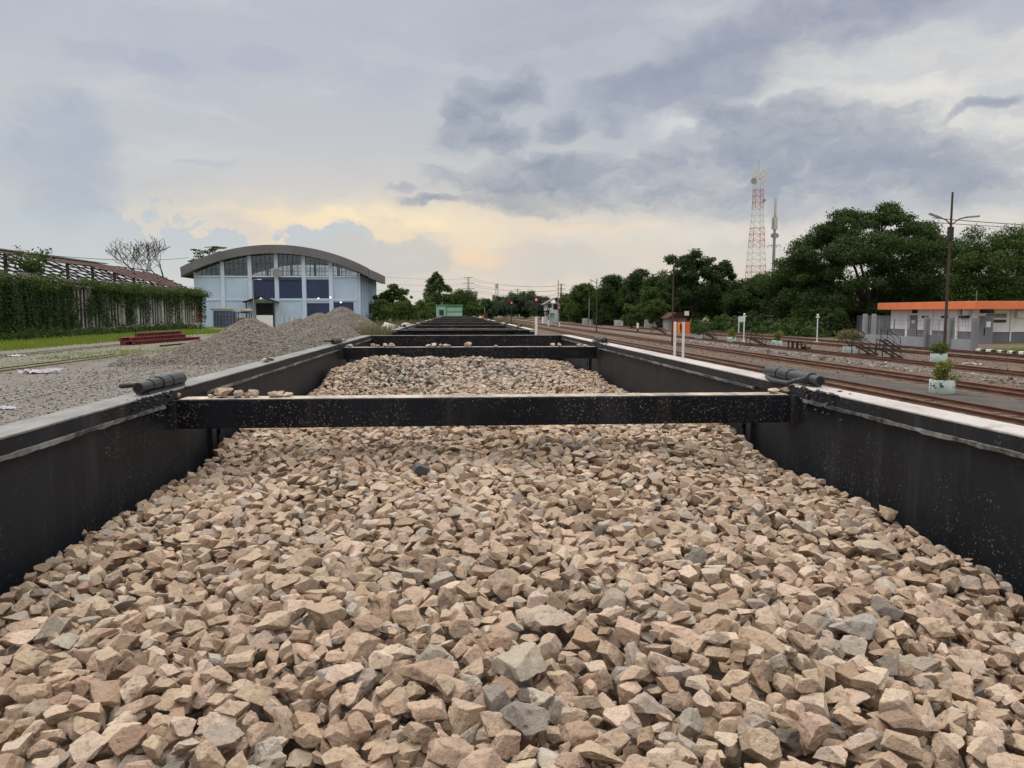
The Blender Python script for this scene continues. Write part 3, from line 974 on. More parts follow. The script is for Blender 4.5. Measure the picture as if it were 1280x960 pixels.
for px, sz, si, c, l in ((466, 0.075, 24, PAL_, 'pale stone on second beam, first from the left wall'), (472, 0.05, 26, TAN, 'small tan stone on second beam beside the first pale one'),
                         (481.5, 0.07, 28, PAL_, 'pale upright stone on second beam, alone between small groups'), (489, 0.08, 22, TAN, 'tan stone on second beam closing the left group'),
                         (536, 0.07, 21, PAL_, 'pale stone starting the middle row on second beam'), (543, 0.09, 8, PAL_, 'broad pale stone in the middle row on second beam'),
                         (551, 0.06, 20, TAN, 'tan stone in the middle row on second beam'), (558, 0.08, 9, GRY, 'flat greyish stone ending the middle row on second beam'),
                         (585, 0.085, 30, PAL_, 'pale pointed stone standing alone mid second beam'), (620, 0.05, 7, PNK, 'thin brown stone on second beam, right of the pointed one'),
                         (691, 0.06, 27, PAL_, 'pale stone on second beam, left of a pair near right wall'), (699, 0.06, 29, TAN, 'tan stone on second beam, right of a pair near right wall'),
                         (724, 0.07, 10, GRY, 'greyish stone on second beam against the right wall'), (731, 0.06, 12, TAN, 'tan stone on second beam tight in right corner'),
                         (437, 0.07, 11, GRY, 'greyish stone on second beam in the left corner')):
    rest(px, yb + random.Random(px).uniform(-0.02, 0.02), sz, BZ_, f[si], c, l, 433)
for px, py, sz, si, c, l in ((312, 453, 0.06, 8, PAL_, 'pale flat stone lying on the left wall top'), (330, 451, 0.07, 3, GRY, 'grey flat stone lying on the left wall top'),
                             (421, 428.5, 0.08, 14, TAN, 'tan stone on left wall top beyond the far hinge pipe'), (427, 427, 0.07, 16, PAL_, 'pale stone on left wall top, farther of two'),):
    d = ray(px, py); tt = -0.302 / d.z
    Y = d.y * tt
    x = XL - 0.05
    sh = SHAPES[f[si]]; Rm = flat_rot(nrng, 0.1); P = sh['v'][3] * sz * 0.5 @ Rm.T
    single_stone(f[si], Rm, sz, (x, (px - 570) and Y, ZT - P[:, 2].min()), c, l, 'stones lying on the wagon wall tops', 4)
# ------------------------------------------------------------------ the yard ground: one sheet to the horizon
def ground_fn(g):
    p = g.pos(); x, y, z = g.sep(p)
    big = g.noise(p, 0.055, 5, 0.6); mid = g.noise(p, 0.4, 5, 0.62); fine = g.noise(p, 3.0, 5, 0.7)
    peb = g.voro(p, 19.0, 'Color'); pebd = g.voro(p, 19.0)
    pr, pg_, pb = g.sep(peb)
    grit = (pr * 0.6 + fine * 0.4)
    grey = g.mix(grit.sm(0.2, 0.8), (0.085, 0.078, 0.07, 1), (0.27, 0.248, 0.222, 1))
    grey = g.mix(mid.sm(0.45, 0.7) * 0.5, grey, (0.15, 0.115, 0.085, 1))
    brown = g.mix(grit.sm(0.2, 0.8), (0.07, 0.044, 0.03, 1), (0.2, 0.138, 0.1, 1))
    brown = g.mix(mid.sm(0.45, 0.7) * 0.5, brown, (0.11, 0.085, 0.07, 1))
    dirt = g.mix(grit.sm(0.2, 0.8), (0.08, 0.06, 0.045, 1), (0.16, 0.13, 0.1, 1))
    xw = x + (mid - 0.5) * 3.0 + (big - 0.5) * 6.0
    c = g.mix(xw.sm(5, 12), grey, brown)
    c = g.mix((xw - 24.5).abs().sm(3.4, 1.4) * 0.65, c, grey)                    # paler strip in the middle of the yard
    c = g.mix(xw.sm(26.0, 30.0) * 0.6, c, dirt)
    earth = (xw + 22.0).abs().sm(3.5, 0.5) * mid.sm(0.4, 0.55)
    c = g.mix(earth * 0.8, c, dirt)
    grass = g.mix(fine.sm(0.3, 0.7), (0.1, 0.15, 0.018, 1), (0.2, 0.26, 0.04, 1))
    strip = (xw + 37.5).abs().sm(6.0, 4.0)
    patch = (xw + 23.5).abs().sm(4.0, 1.5) * big.sm(0.46, 0.56) * mid.sm(0.38, 0.52)
    far = xw.abs().sm(44, 50)
    c = g.mix((strip * mid.sm(0.3, 0.4)).max(patch * 0.25).max(far * 0.4), c, grass)
    h = pebd * -0.7 + fine * 0.4
    return {'Base Color': c, 'Roughness': 0.95, 'Specular IOR Level': 0.15, 'Normal': g.bump(h, 0.7, 0.05)}


material('ground', ground_fn)
m = MB()
XS = [-4000, -400, -90, -30, 30, 90, 400, 4000]; YS = [-900, -60, 40, 120, 260, 700, 6000]
for yy in YS:
    for xx in XS: m.v.append((xx, yy, 0))
for j in range(len(YS) - 1):
    for i in range(len(XS) - 1):
        a = j * len(XS) + i; m.f.append((a, a + 1, a + 1 + len(XS), a + len(XS)))
tag(m.build('ground', 'ground', fixn=False), 'gravel and earth of the railway yard', None, None, 'structure')


def asphalt_fn(g):
    p = g.pos(); n = g.noise(p, 1.2, 6, 0.65); f = g.noise(p, 60, 3, 0.6)
    c = g.mix(n.sm(0.35, 0.7), (0.034, 0.029, 0.025, 1), (0.068, 0.057, 0.048, 1))
    c = g.mix(f.sm(0.55, 0.7) * 0.5, c, (0.14, 0.12, 0.1, 1))
    c = g.mix(g.noise(p, 0.5, 6, 0.7).sm(0.5, 0.64) * 0.75, c, (0.1, 0.076, 0.058, 1))
    return {'Base Color': c, 'Roughness': 0.9, 'Normal': g.bump(f, 0.3, 0.01)}


material('asphalt', asphalt_fn)
rs = random.Random(3)
m = MB()
xs0 = [15.45 + rs.uniform(-0.12, 0.12) for _ in range(40)]; xs1 = [17.75 + rs.uniform(-0.15, 0.15) for _ in range(40)]
for i in range(40):
    y = 8 + i * 0.85 if i < 39 else 45
    m.v += [(xs0[i], y, 0.006), (xs1[i] - max(0, y - 28) * 0.09, y, 0.006)]
for i in range(39): m.f.append((2*i, 2*i+1, 2*i+3, 2*i+2))
tag(m.build('pavement', 'asphalt', fixn=False), 'worn dark platform surface between the rails', None, None, 'structure')

# ------------------------------------------------------------------ tracks
RAIL = [(-0.062, 0), (0.062, 0), (0.062, 0.012), (0.012, 0.028), (0.01, 0.1), (0.034, 0.112), (0.034, 0.14), (-0.034, 0.14), (-0.034, 0.112), (-0.01, 0.1), (-0.012, 0.028), (-0.062, 0.012)]


def rail_fn(g):
    p = g.pos(); n = g.noise(g.scale(p, (1, 0.3, 1)), 3.0, 5, 0.6); nx, ny, nz = g.sep(g.nrm())
    c = g.mix(n.sm(0.3, 0.7), (0.075, 0.03, 0.018, 1), (0.17, 0.07, 0.036, 1))
    return {'Base Color': c, 'Roughness': 0.6, 'Metallic': 0.2, 'Normal': g.bump(n, 0.3, 0.01)}


material('rail', rail_fn)
plain('sleeper', (0.11, 0.095, 0.08), 0.9, 0.3, 2.0, 0, 0.4, (0.06, 0.045, 0.035), 0.6)
MATS['rail_dark'] = plain('rail_dark', (0.055, 0.04, 0.032), 0.6, 0.3, 2.0, 0.3)


def track(name, x, y0, y1, label, z=0.0, sleepers=True, mat='rail', g=1.067, sl_rise=0.03):
    t = thing(name, label, 'railway track', (x, y0, z), 0, 'tracks of the yard')
    for s in (-0.5, 0.5):
        MB().extrude([(a + s * g, b) for a, b in RAIL], 0, y1 - y0).build('rail', mat, t)
    if sleepers:
        m = MB(); r = random.Random(int(x * 10))
        n = int((y1 - y0) / 0.62)
        for i in range(n):
            a = r.uniform(-0.03, 0.03)
            m.box((-1.0 + a, i * 0.62, -0.12), (1.0 + a, i * 0.62 + 0.2, sl_rise - r.uniform(0, 0.03)))
        o = m.build('sleeper', 'sleeper', t, fixn=False); o['kind'] = 'stuff'
    return t


track('railway_track', XC, -12, 120, 'rusty track under the ballast train', 0.0, True, sl_rise=0.006)
for k, (x, lab, y1) in enumerate(((4.6, 'first track beside the train, hidden behind the wagon side wall', 300), (9.3, 'second track beyond the wagons, just this side of the signal posts', 420),
                              (14.55, 'rusty track nearest the wagon on the open side, this side of the planter', 420), (18.95, 'rusty track just beyond the round planter by the platform edge', 420),
                              (24.85, 'rusty track between the stair frames and the platform planter', 420), (31.15, 'rusty track behind the portable stairs and planters', 400),
                              (35.0, 'rusty track running along the foot of the grey fence wall', 300))):
    track('railway_track', x, -2 if k < 3 else 8, y1, lab, 0.0, k in (0, 1, 2, 3, 4), 'rail')
plain('rail_worn', (0.2, 0.18, 0.155), 0.5, 0.2, 2.0, 0.3)
track('railway_track', -14.6, 8, 46, 'track half buried in gravel beside the stone piles', -0.118, False, 'rail_worn')
track('railway_track', -22.0, 14, 52, 'old track sunk in earth and grass near the litter', -0.09, False, 'rail_rust')
track('railway_track', -28.6, 30, 86, 'disused track leading to the stack of red beams', -0.1, False, 'rail_rust')


def scatter_stone_mesh(name, pts, sizes, mat, rng, tints=None, sub=1):
    VV, FF, CC = [], [], []; b = 0
    for i, (p, s) in enumerate(zip(pts, sizes)):
        sh = SHAPES[int(rng.integers(N_SHAPE))]
        P = sh['v'][sub] * s * 0.5 @ flat_rot(rng, 0.5).T + np.asarray(p)
        VV.append(P); FF.append(sh['f'][sub] + b); b += len(P)
        c = tints[i] if tints is not None else np.array([0.22, 0.2, 0.18]) * rng.uniform(0.5, 1.5)
        CC.append(np.broadcast_to(np.r_[c, 1.0], (len(P), 4)))
    me = np_mesh(name, np.concatenate(VV), np.concatenate(FF))
    a = me.attributes.new('tint', 'FLOAT_COLOR', 'POINT'); a.data.foreach_set('color', np.concatenate(CC).astype(np.float32).ravel())
    return link(name, me, mat)


# loose stones lying between the tracks
srng = np.random.default_rng(8)
pts, sz, tc = [], [], []
for x0, x1, y0, y1, n, s0, s1, lo_, hi_ in ((21.0, 23.2, 20, 75, 420, 0.08, 0.3, 0.1, 0.34), (16.0, 18.2, 30, 80, 300, 0.06, 0.16, 0.08, 0.22), (25.8, 30.0, 28, 90, 700, 0.05, 0.16, 0.08, 0.26),
                                        (19.8, 23.8, 18, 60, 900, 0.05, 0.12, 0.08, 0.24), (-17, -11, 15, 48, 2600, 0.05, 0.11, 0.08, 0.26), (-30, -17, 24, 70, 1200, 0.05, 0.12, 0.08, 0.24), (32, 34.2, 30, 80, 300, 0.06, 0.16, 0.1, 0.24),
                                        (-14, -7.5, 70, 110, 900, 0.08, 0.22, 0.1, 0.3)):
    for _ in range(n):
        s = srng.uniform(s0, s1) ; pts.append((srng.uniform(x0, x1), srng.uniform(y0, y1), s * 0.12)); sz.append(s)
        v_ = srng.uniform(lo_, hi_); tc.append(np.array([1.0, 0.93, 0.85]) * v_)
o = scatter_stone_mesh('loose_stones', pts, sz, 'stone_mass', srng, tc)
tag(o, 'loose stones strewn over the yard between the tracks', 'stones', None, 'stuff')

# ------------------------------------------------------------------ gravel piles beside the train
def pile_fn(g):
    p = g.pos(); x, y, z = g.sep(p)
    a = g.voro(p, 19.0, 'Color'); r, q, b = g.sep(a); d = g.voro(p, 19.0)
    big = g.noise(p, 0.5, 5, 0.65, 0.6); n = g.noise(p, 2.5, 5, 0.6)
    c = g.mix(r.sm(0.1, 0.95), (0.05, 0.045, 0.039, 1), (0.255, 0.228, 0.196, 1))
    c = g.mix(big.sm(0.46, 0.62) * 0.55, c, g.mix(r, (0.1, 0.078, 0.058, 1), (0.23, 0.185, 0.145, 1)))
    c = g.mix(n.sm(0.55, 0.7) * 0.4, c, (0.09, 0.085, 0.08, 1))
    return {'Base Color': c, 'Roughness': 0.95, 'Specular IOR Level': 0.15, 'Normal': g.bump(d * -1.0 + n * 0.3, 0.8, 0.04)}


material('gravel_pile', pile_fn)


def gravel_pile(label, peaks, x0, x1, y0, y1, seed, step=0.11, slope=0.62, nst=0):
    xs = np.arange(x0, x1, step); ys = np.arange(y0, y1, step)
    X, Y = np.meshgrid(xs, ys, indexing='ij'); Z = np.full(X.shape, -9.0)
    for (cx, cy, h, ry) in peaks:
        d = np.hypot(X - cx, (Y - cy) / ry)
        a = np.arctan2(Y - cy, X - cx)
        w_ = 1 + 0.1 * np.sin(a * 3 + seed) + 0.06 * np.sin(a * 7 + seed * 2)
        hh = h + 0.12 - np.sqrt(d * d * w_ * w_ * slope * slope + 0.1 * h * 0.3)
        Z = np.maximum(Z, hh)
    rr = np.random.default_rng(seed)
    lowf = np.zeros(X.shape)
    for f_, a_ in ((0.7, 0.08), (1.7, 0.05), (4.0, 0.03)):
        for _ in range(4):
            k = rr.normal(size=2) * f_; lowf += a_ * np.sin(X * k[0] + Y * k[1] + rr.uniform(0, 6))
    Z = Z + lowf * 0.7 + rr.normal(0, 0.018, Z.shape)
    Z = np.maximum(Z, -0.25)
    n0, n1 = X.shape; idx = np.arange(n0 * n1).reshape(n0, n1)
    q = np.stack([idx[:-1, :-1], idx[1:, :-1], idx[1:, 1:], idx[:-1, 1:]], -1).reshape(-1, 4)
    zz = Z.reshape(-1)[q].max(1); q = q[zz > -0.2]
    V = np.stack([X, Y, Z], -1).reshape(-1, 3)
    usedv = np.unique(q); mp = -np.ones(len(V), int); mp[usedv] = np.arange(len(usedv))
    me = np_mesh('gravel_pile', V[usedv], mp[q])
    o = link('gravel_pile', me, 'gravel_pile', None, False)
    return tag(o, label, 'gravel pile', 'gravel piles beside the train')


def pk(px, py, Y):
    q = at(px, py, Y); return q.x, Y, q.z


a = pk(312, 397, 50); b = pk(372, 395, 62); c = pk(399, 389, 76); d = pk(426, 383, 87)
gravel_pile('nearest grey gravel pile, darkest and closest to the wagon wall', [(a[0], a[1], a[2], 1.1), (a[0] - 1.0, a[1] - 6.5, 1.3, 1.0), (a[0] - 3.5, a[1] - 9, 0.55, 1.2), (a[0] + 1.6, a[1] + 4, a[2] - 0.6, 1.0)], -24, -4, 32, 62, 1)
gravel_pile('second brownish gravel pile, broad and in front of two taller ones', [(b[0], b[1], b[2], 1.1), (b[0] + 1.6, b[1] - 3, b[2] - 0.7, 1), (b[0] + 2.5, b[1] + 4, b[2] - 0.5, 1)], -22, -4, 50, 76, 2)
gravel_pile('third gravel pile, low peak leaning against the tallest pile', [(c[0], c[1], c[2], 1.0)], -22, -5, 66, 86, 3)
gravel_pile('tallest and farthest gravel pile, smooth grey cone before the blue doors', [(d[0], d[1], d[2], 1.05), (d[0] + 1.3, d[1] + 2, d[2] - 0.8, 1)], -22, -4, 76, 100, 4)

# ------------------------------------------------------------------ grass
def leaf_fn(c0, c1, c2=None, trans=0.25, rough=0.6):
    def fn(g):
        r = g.island(); n = g.noise(g.pos(), 0.45, 4, 0.6)
        c = g.mix(r, (*c0, 1), (*c1, 1))
        n = (n * 0.5 + g.noise(g.scale(g.pos(), (1.5, 1.5, 0.25)), 1.0, 3, 0.6) * 0.5)
        c = g.mix(n.sm(0.42, 0.62) * 0.6, c, (*(c2 or c1), 1))
        d = g.n('ShaderNodeBsdfDiffuse'); g.put(c, d.inputs[0])
        t = g.n('ShaderNodeBsdfTranslucent'); g.put(g.mix(1.0, c, (1.1, 1.25, 0.6, 1), 'MULTIPLY'), t.inputs[0])
        gl = g.n('ShaderNodeBsdfGlossy'); gl.inputs['Roughness'].default_value = 0.45; gl.inputs[0].default_value = (0.8, 0.85, 0.9, 1)
        mx = g.n('ShaderNodeMixShader'); mx.inputs[0].default_value = trans
        g.nt.links.new(d.outputs[0], mx.inputs[1]); g.nt.links.new(t.outputs[0], mx.inputs[2])
        m2 = g.n('ShaderNodeMixShader'); m2.inputs[0].default_value = 0.015
        g.nt.links.new(mx.outputs[0], m2.inputs[1]); g.nt.links.new(gl.outputs[0], m2.inputs[2])
        return {'surface': S(g.nt, m2.outputs[0])}
    return fn


material('grass_blades', leaf_fn((0.12, 0.165, 0.025), (0.21, 0.25, 0.05), (0.17, 0.185, 0.05), 0.35))
material('leaf_dark', leaf_fn((0.018, 0.034, 0.01), (0.062, 0.096, 0.026), (0.046, 0.076, 0.018)))
material('leaf_mid', leaf_fn((0.036, 0.058, 0.015), (0.09, 0.125, 0.03), (0.06, 0.1, 0.022)))
material('leaf_pale', leaf_fn((0.06, 0.095, 0.028), (0.13, 0.17, 0.05), (0.1, 0.15, 0.04)))
material('leaf_yellow', leaf_fn((0.11, 0.13, 0.022), (0.23, 0.22, 0.05), (0.14, 0.17, 0.03)))
material('leaf_dry', leaf_fn((0.09, 0.08, 0.045), (0.2, 0.17, 0.1), (0.1, 0.1, 0.045)))
material('leaf_far_haze', leaf_fn((0.04, 0.062, 0.035), (0.075, 0.1, 0.055), (0.06, 0.085, 0.045)))  # greyer, bluer leaves: distance haze put into the colour


def blades(name, boxes, mat, label, seed, cat='grass'):
    r = np.random.default_rng(seed); V = []
    for x0, x1, y0, y1, n, h0, h1, w_ in boxes:
        b = np.stack([r.uniform(x0, x1, n), r.uniform(y0, y1, n), np.zeros(n)], 1)
        # tufts: pull the points together a little
        cl = np.stack([r.uniform(x0, x1, max(1, n // 30)), r.uniform(y0, y1, max(1, n // 30)), np.zeros(max(1, n // 30))], 1)
        pick = r.integers(0, len(cl), n); k = r.random(n) < 0.7
        b[k] = cl[pick[k]] + np.c_[r.normal(0, 0.5, (k.sum(), 2)), np.zeros(k.sum())]
        a = r.uniform(0, 2 * math.pi, n); s = np.stack([np.cos(a), np.sin(a), np.zeros(n)], 1) * (w_ * r.uniform(0.6, 1.4, n))[:, None]
        h = r.uniform(h0, h1, n)
        t = b + np.stack([r.normal(0, 0.35, n) * h, r.normal(0, 0.35, n) * h, h], 1)
        b[:, 2] -= 0.02
        V.append(np.stack([b - s, b + s, t], 1))
    V = np.concatenate(V); n = len(V)
    me = np_mesh(name, V.reshape(-1, 3), np.arange(n * 3).reshape(n, 3))
    return tag(link(name, me, mat), label, cat, None, 'stuff')


blades('grass', [(-41.5, -32.5, 40, 118, 19000, 0.12, 0.42, 0.06), (-34, -32, 44, 90, 700, 0.1, 0.3, 0.06), (-46, -43, 62, 100, 2500, 0.3, 0.9, 0.09), (-24.5, -21.5, 29, 36, 500, 0.08, 0.22, 0.04),
                 (-25, -20.5, 46, 58, 450, 0.08, 0.2, 0.04), (-29, -26, 50, 66, 150, 0.06, 0.2, 0.05), (-34, -28, 90, 110, 250, 0.1, 0.3, 0.07)], 'grass_blades', 'bright green grass along the ivy-covered shed and the old tracks', 4)
blades('dry_weeds', [(-10, -5, 74, 105, 1800, 0.5, 1.9, 0.07), (-12, -4, 105, 130, 1200, 0.6, 2.0, 0.1), (5, 12, 110, 200, 1500, 0.4, 1.6, 0.1)], 'leaf_dry', 'pale dry weeds beside and beyond the far wagons', 5, 'weeds')
# ------------------------------------------------------------------ paints
plain('wall_blue', (0.47, 0.575, 0.69), 0.7, 0.06, 0.25, 0, 0, (0.36, 0.46, 0.57), 0.35)
plain('pilaster_blue', (0.57, 0.66, 0.75), 0.7, 0.05, 0.4, 0, 0, (0.32, 0.38, 0.45), 0.3)
plain('panel_navy', (0.028, 0.042, 0.1), 0.5, 0.15, 0.3, 0, 0, (0.05, 0.06, 0.1), 0.4)
plain('roof_grey', (0.16, 0.152, 0.15), 0.75, 0.14, 0.3, 0, 0, (0.17, 0.16, 0.15), 0.3)
plain('dark_inside', (0.03, 0.032, 0.036), 0.8, 0.2, 0.5)
plain('steel_dark', (0.035, 0.034, 0.034), 0.55, 0.25, 2.5, 0.4, 0, (0.06, 0.04, 0.03), 0.4)
plain('steel_grey', (0.28, 0.29, 0.3), 0.5, 0.12, 2.0, 0.5, 0, (0.15, 0.13, 0.11), 0.3)
plain('white_paint', (0.74, 0.73, 0.7), 0.6, 0.06, 2.0, 0, 0, (0.4, 0.38, 0.34), 0.3)
plain('white_wall', (0.83, 0.83, 0.82), 0.75, 0.05, 0.5, 0, 0, (0.5, 0.5, 0.49), 0.4)
plain('grey_wall', (0.17, 0.175, 0.19), 0.75, 0.1, 0.5, 0, 0, (0.11, 0.11, 0.115), 0.4)
plain('fence_grey', (0.29, 0.295, 0.315), 0.8, 0.08, 0.6, 0, 0, (0.18, 0.18, 0.18), 0.4)
plain('pillar_grey', (0.21, 0.21, 0.215), 0.8, 0.1, 0.8, 0, 0, (0.12, 0.12, 0.12), 0.4)
plain('orange_paint', (0.78, 0.2, 0.075), 0.6, 0.06, 0.8, 0, 0, (0.5, 0.13, 0.06), 0.3)
plain('orange_board', (0.7, 0.13, 0.035), 0.45, 0.12, 3.0, 0, 0, (0.35, 0.07, 0.03), 0.6)
plain('board_yellow', (0.85, 0.5, 0.1), 0.45, 0.1, 3.0)
plain('concrete_old', (0.3, 0.28, 0.25), 0.9, 0.2, 0.6, 0, 0.4, (0.13, 0.11, 0.09), 0.7)
plain('concrete_light', (0.5, 0.48, 0.44), 0.9, 0.15, 1.0, 0, 0.3, (0.26, 0.23, 0.2), 0.6)
plain('red_tiles', (0.05, 0.0145, 0.012), 0.75, 0.35, 0.8, 0, 0.3, (0.05, 0.025, 0.022), 0.6)
plain('old_timber', (0.045, 0.036, 0.032), 0.85, 0.3, 1.0)
plain('red_steel', (0.17, 0.03, 0.03), 0.6, 0.25, 1.0, 0.1, 0, (0.07, 0.02, 0.02), 0.5)
plain('brick_red', (0.27, 0.11, 0.06), 0.9, 0.3, 1.5, 0, 0.4, (0.4, 0.35, 0.3), 0.6)
def planter_fn(g):
    p = g.pos(); n = g.noise(p, 5.5, 6, 0.68); n2 = g.noise(g.scale(p, (9, 9, 2)), 1.0, 5, 0.65); x, y, z = g.sep(g.local())
    c = g.mix(n2.sm(0.35, 0.65), (0.42, 0.52, 0.45, 1), (0.58, 0.64, 0.57, 1))
    c = g.mix((n + z * 0.16).sm(0.6, 0.64), c, (0.045, 0.07, 0.075, 1))
    c = g.mix(n.sm(0.36, 0.3) * 0.6, c, (0.3, 0.28, 0.25, 1))
    return {'Base Color': c, 'Roughness': 0.85, 'Normal': g.bump(n, 0.4, 0.02)}


material('planter_mint', planter_fn)
plain('soil', (0.05, 0.038, 0.028), 0.95, 0.3, 6)
plain('bark', (0.06, 0.048, 0.038), 0.9, 0.3, 2, 0, 0.5)
plain('bark_grey', (0.13, 0.11, 0.1), 0.9, 0.25, 2, 0, 0.5)
plain('pole_brown', (0.075, 0.05, 0.04), 0.75, 0.25, 1.5, 0, 0, (0.04, 0.03, 0.03), 0.5)
plain('green_paint', (0.14, 0.30, 0.19), 0.55, 0.08, 1.0, 0, 0, (0.08, 0.16, 0.1), 0.4)
plain('green_light', (0.24, 0.42, 0.29), 0.55, 0.08, 1.0, 0, 0, (0.13, 0.22, 0.15), 0.4)
plain('window_dark', (0.02, 0.025, 0.03), 0.15, 0.2, 1.0)
plain('tower_red', (0.42, 0.17, 0.14), 0.6, 0.1, 0.5)
plain('tower_white', (0.6, 0.58, 0.56), 0.6, 0.1, 0.5)
plain('tank_blue', (0.07, 0.1, 0.18), 0.55, 0.2, 0.8, 0.2, 0, (0.1, 0.07, 0.05), 0.5)
plain('tarp_beige', (0.4, 0.34, 0.27), 0.85, 0.15, 0.8)
plain('litter_white', (0.55, 0.52, 0.54), 0.6, 0.06, 4.0, 0, 0, (0.6, 0.45, 0.6), 0.4)
plain('kerb_black', (0.03, 0.03, 0.03), 0.8, 0.2, 3)
plain('teal_white', (0.5, 0.58, 0.58), 0.7, 0.08, 1.0, 0, 0, (0.3, 0.34, 0.34), 0.4)
plain('pylon_grey', (0.22, 0.23, 0.24), 0.6, 0.1, 0.3, 0.4)


def lamp_fn(rgb, st):
    def fn(g):
        n = g.noise(g.pos(), 5, 2)
        return {'Base Color': (*rgb, 1), 'Emission Color': g.mix(n, (*rgb, 1), (*[min(1, c * 1.05 + 0.02) for c in rgb], 1)), 'Emission Strength': st}
    return fn


material('signal_red', lamp_fn((1.0, 0.12, 0.09), 1.6))
material('lamp_white', lamp_fn((1.0, 0.93, 0.85), 1.2))


def glass_fn(g):
    t = g.n('ShaderNodeBsdfTransparent'); gl = g.n('ShaderNodeBsdfGlossy'); gl.inputs['Roughness'].default_value = 0.05
    n = g.noise(g.pos(), 0.6, 3); t_c = g.mix(n, (0.8, 0.83, 0.84, 1), (0.92, 0.93, 0.93, 1)); g.put(t_c, t.inputs[0])
    m_ = g.n('ShaderNodeMixShader'); m_.inputs[0].default_value = 0.08
    g.nt.links.new(t.outputs[0], m_.inputs[1]); g.nt.links.new(gl.outputs[0], m_.inputs[2])
    return {'surface': S(g.nt, m_.outputs[0])}


material('glazing', glass_fn)

def glass_dark_fn(g):
    t = g.n('ShaderNodeBsdfTransparent'); gl = g.n('ShaderNodeBsdfGlossy'); gl.inputs['Roughness'].default_value = 0.12
    n = g.noise(g.pos(), 0.7, 4); g.put(g.mix(n.sm(0.3, 0.7), (0.7, 0.74, 0.77, 1), (0.86, 0.88, 0.9, 1)), t.inputs[0])
    m_ = g.n('ShaderNodeMixShader'); m_.inputs[0].default_value = 0.08
    g.nt.links.new(t.outputs[0], m_.inputs[1]); g.nt.links.new(gl.outputs[0], m_.inputs[2])
    return {'surface': S(g.nt, m_.outputs[0])}


material('glazing_dark', glass_dark_fn)

# ------------------------------------------------------------------ the blue warehouse with the arched roof
WY0, WY1 = 150.0, 181.0
wx = [at(px, 390, WY0).x for px in (246, 280, 314, 347, 381, 414.5, 448)]
zs = lambda py, Y=WY0: at(347, py, Y).z
z_sill, z_band = zs(346.5), zs(373)
WL_, WR_ = wx[0], wx[-1]; CXW = (WL_ + WR_) / 2
half = (WR_ - WL_) / 2
OV = 2.1
z_ap = zs(317) ; z_sp = zs(345.5)              # underside of the arch: crown and springing at the overhang ends
rise = z_ap - z_sp; hw = half + OV
RAD = (hw * hw + rise * rise) / (2 * rise); zc = z_ap - RAD


def arc(x, dz=0.0):
    return zc + math.sqrt(max(0.0, (RAD + dz) ** 2 - (x - CXW) ** 2))


wh = thing('warehouse', 'pale blue warehouse with grey arched roof and navy panels', 'warehouse', (0, 0, 0))


def gable(y0, y1, name, openings):
    """end wall below the sill, with openings (x0,x1,z0,z1) left free"""
    m = MB()
    xs = sorted({WL_, WR_, *[o[0] for o in openings], *[o[1] for o in openings]})
    for a, b in zip(xs[:-1], xs[1:]):
        holes = sorted((o[2], o[3]) for o in openings if o[0] < (a + b) / 2 < o[1])
        z = 0.0
        for h0, h1 in holes:
            if h0 > z: m.box((a, y0, z), (b, y1, h0))
            z = h1
        if z < z_sill - 0.01: m.box((a, y0, z), (b, y1, z_sill))
    return m.build(name, 'wall_blue', wh)


PW = 0.42
ops_f = [(wx[2] + PW, wx[3] - PW, z_band, z_sill - 0.5), (wx[3] + PW, wx[4] - PW, z_band, z_sill - 0.5), (wx[4] + PW, wx[5] - PW, z_band, z_sill - 0.4),
         (wx[4] + PW, wx[5] - PW, 0.0, z_band - 0.9), (wx[5] + PW, wx[6] - 0.9, 0.0, z_band - 0.7), (wx[2] + 0.9, wx[3] - 0.6, 0.0, z_band - 0.9)]
gable(WY0, WY0 + 0.3, 'front_wall', ops_f)
gable(WY1 - 0.3, WY1, 'back_wall', [])
for i, o in enumerate(ops_f):
    m = MB(); m.box((o[0] + 0.002, WY0 + 0.12, o[2] + 0.002), (o[1] - 0.002, WY0 + 0.2, o[3] - 0.002))
    nx_ = 4
    for k in range(1, nx_):
        x = o[0] + (o[1] - o[0]) * k / nx_; m.box((x - 0.05, WY0 + 0.09, o[2] + 0.003), (x + 0.05, WY0 + 0.119, o[3] - 0.003))
    m.build('navy_panel' if i < 3 else 'door', 'panel_navy' if i < 5 else 'dark_inside', wh)
m = MB()
for k in range(len(wx)):                        # pilasters up to the arch
    x = min(max(wx[k], WL_ + 0.3), WR_ - 0.3)
    top = min(arc(x - 0.4), arc(x + 0.4)) - 0.01
    if 0 < k < 6: MB().box((x - 0.36, WY0 - 0.25, 0), (x + 0.36, WY0 - 0.003, top)).build('pilaster', 'pilaster_blue', wh)
MB().box((WL_ - 0.02, WY0 - 0.18, z_sill + 0.003), (WR_ + 0.02, WY0 + 0.32, z_sill + 0.25)).build('sill_beam', 'pilaster_blue', wh)
for a, b in ((2, 3), (3, 4), (4, 5), (5, 6), (0, 1), (1, 2)):
    MB().box((wx[a] + 0.365, WY0 - 0.14, z_band - 0.42), (wx[b] - 0.365, WY0 - 0.004, z_band - 0.12)).build('band_beam', 'pilaster_blue', wh)
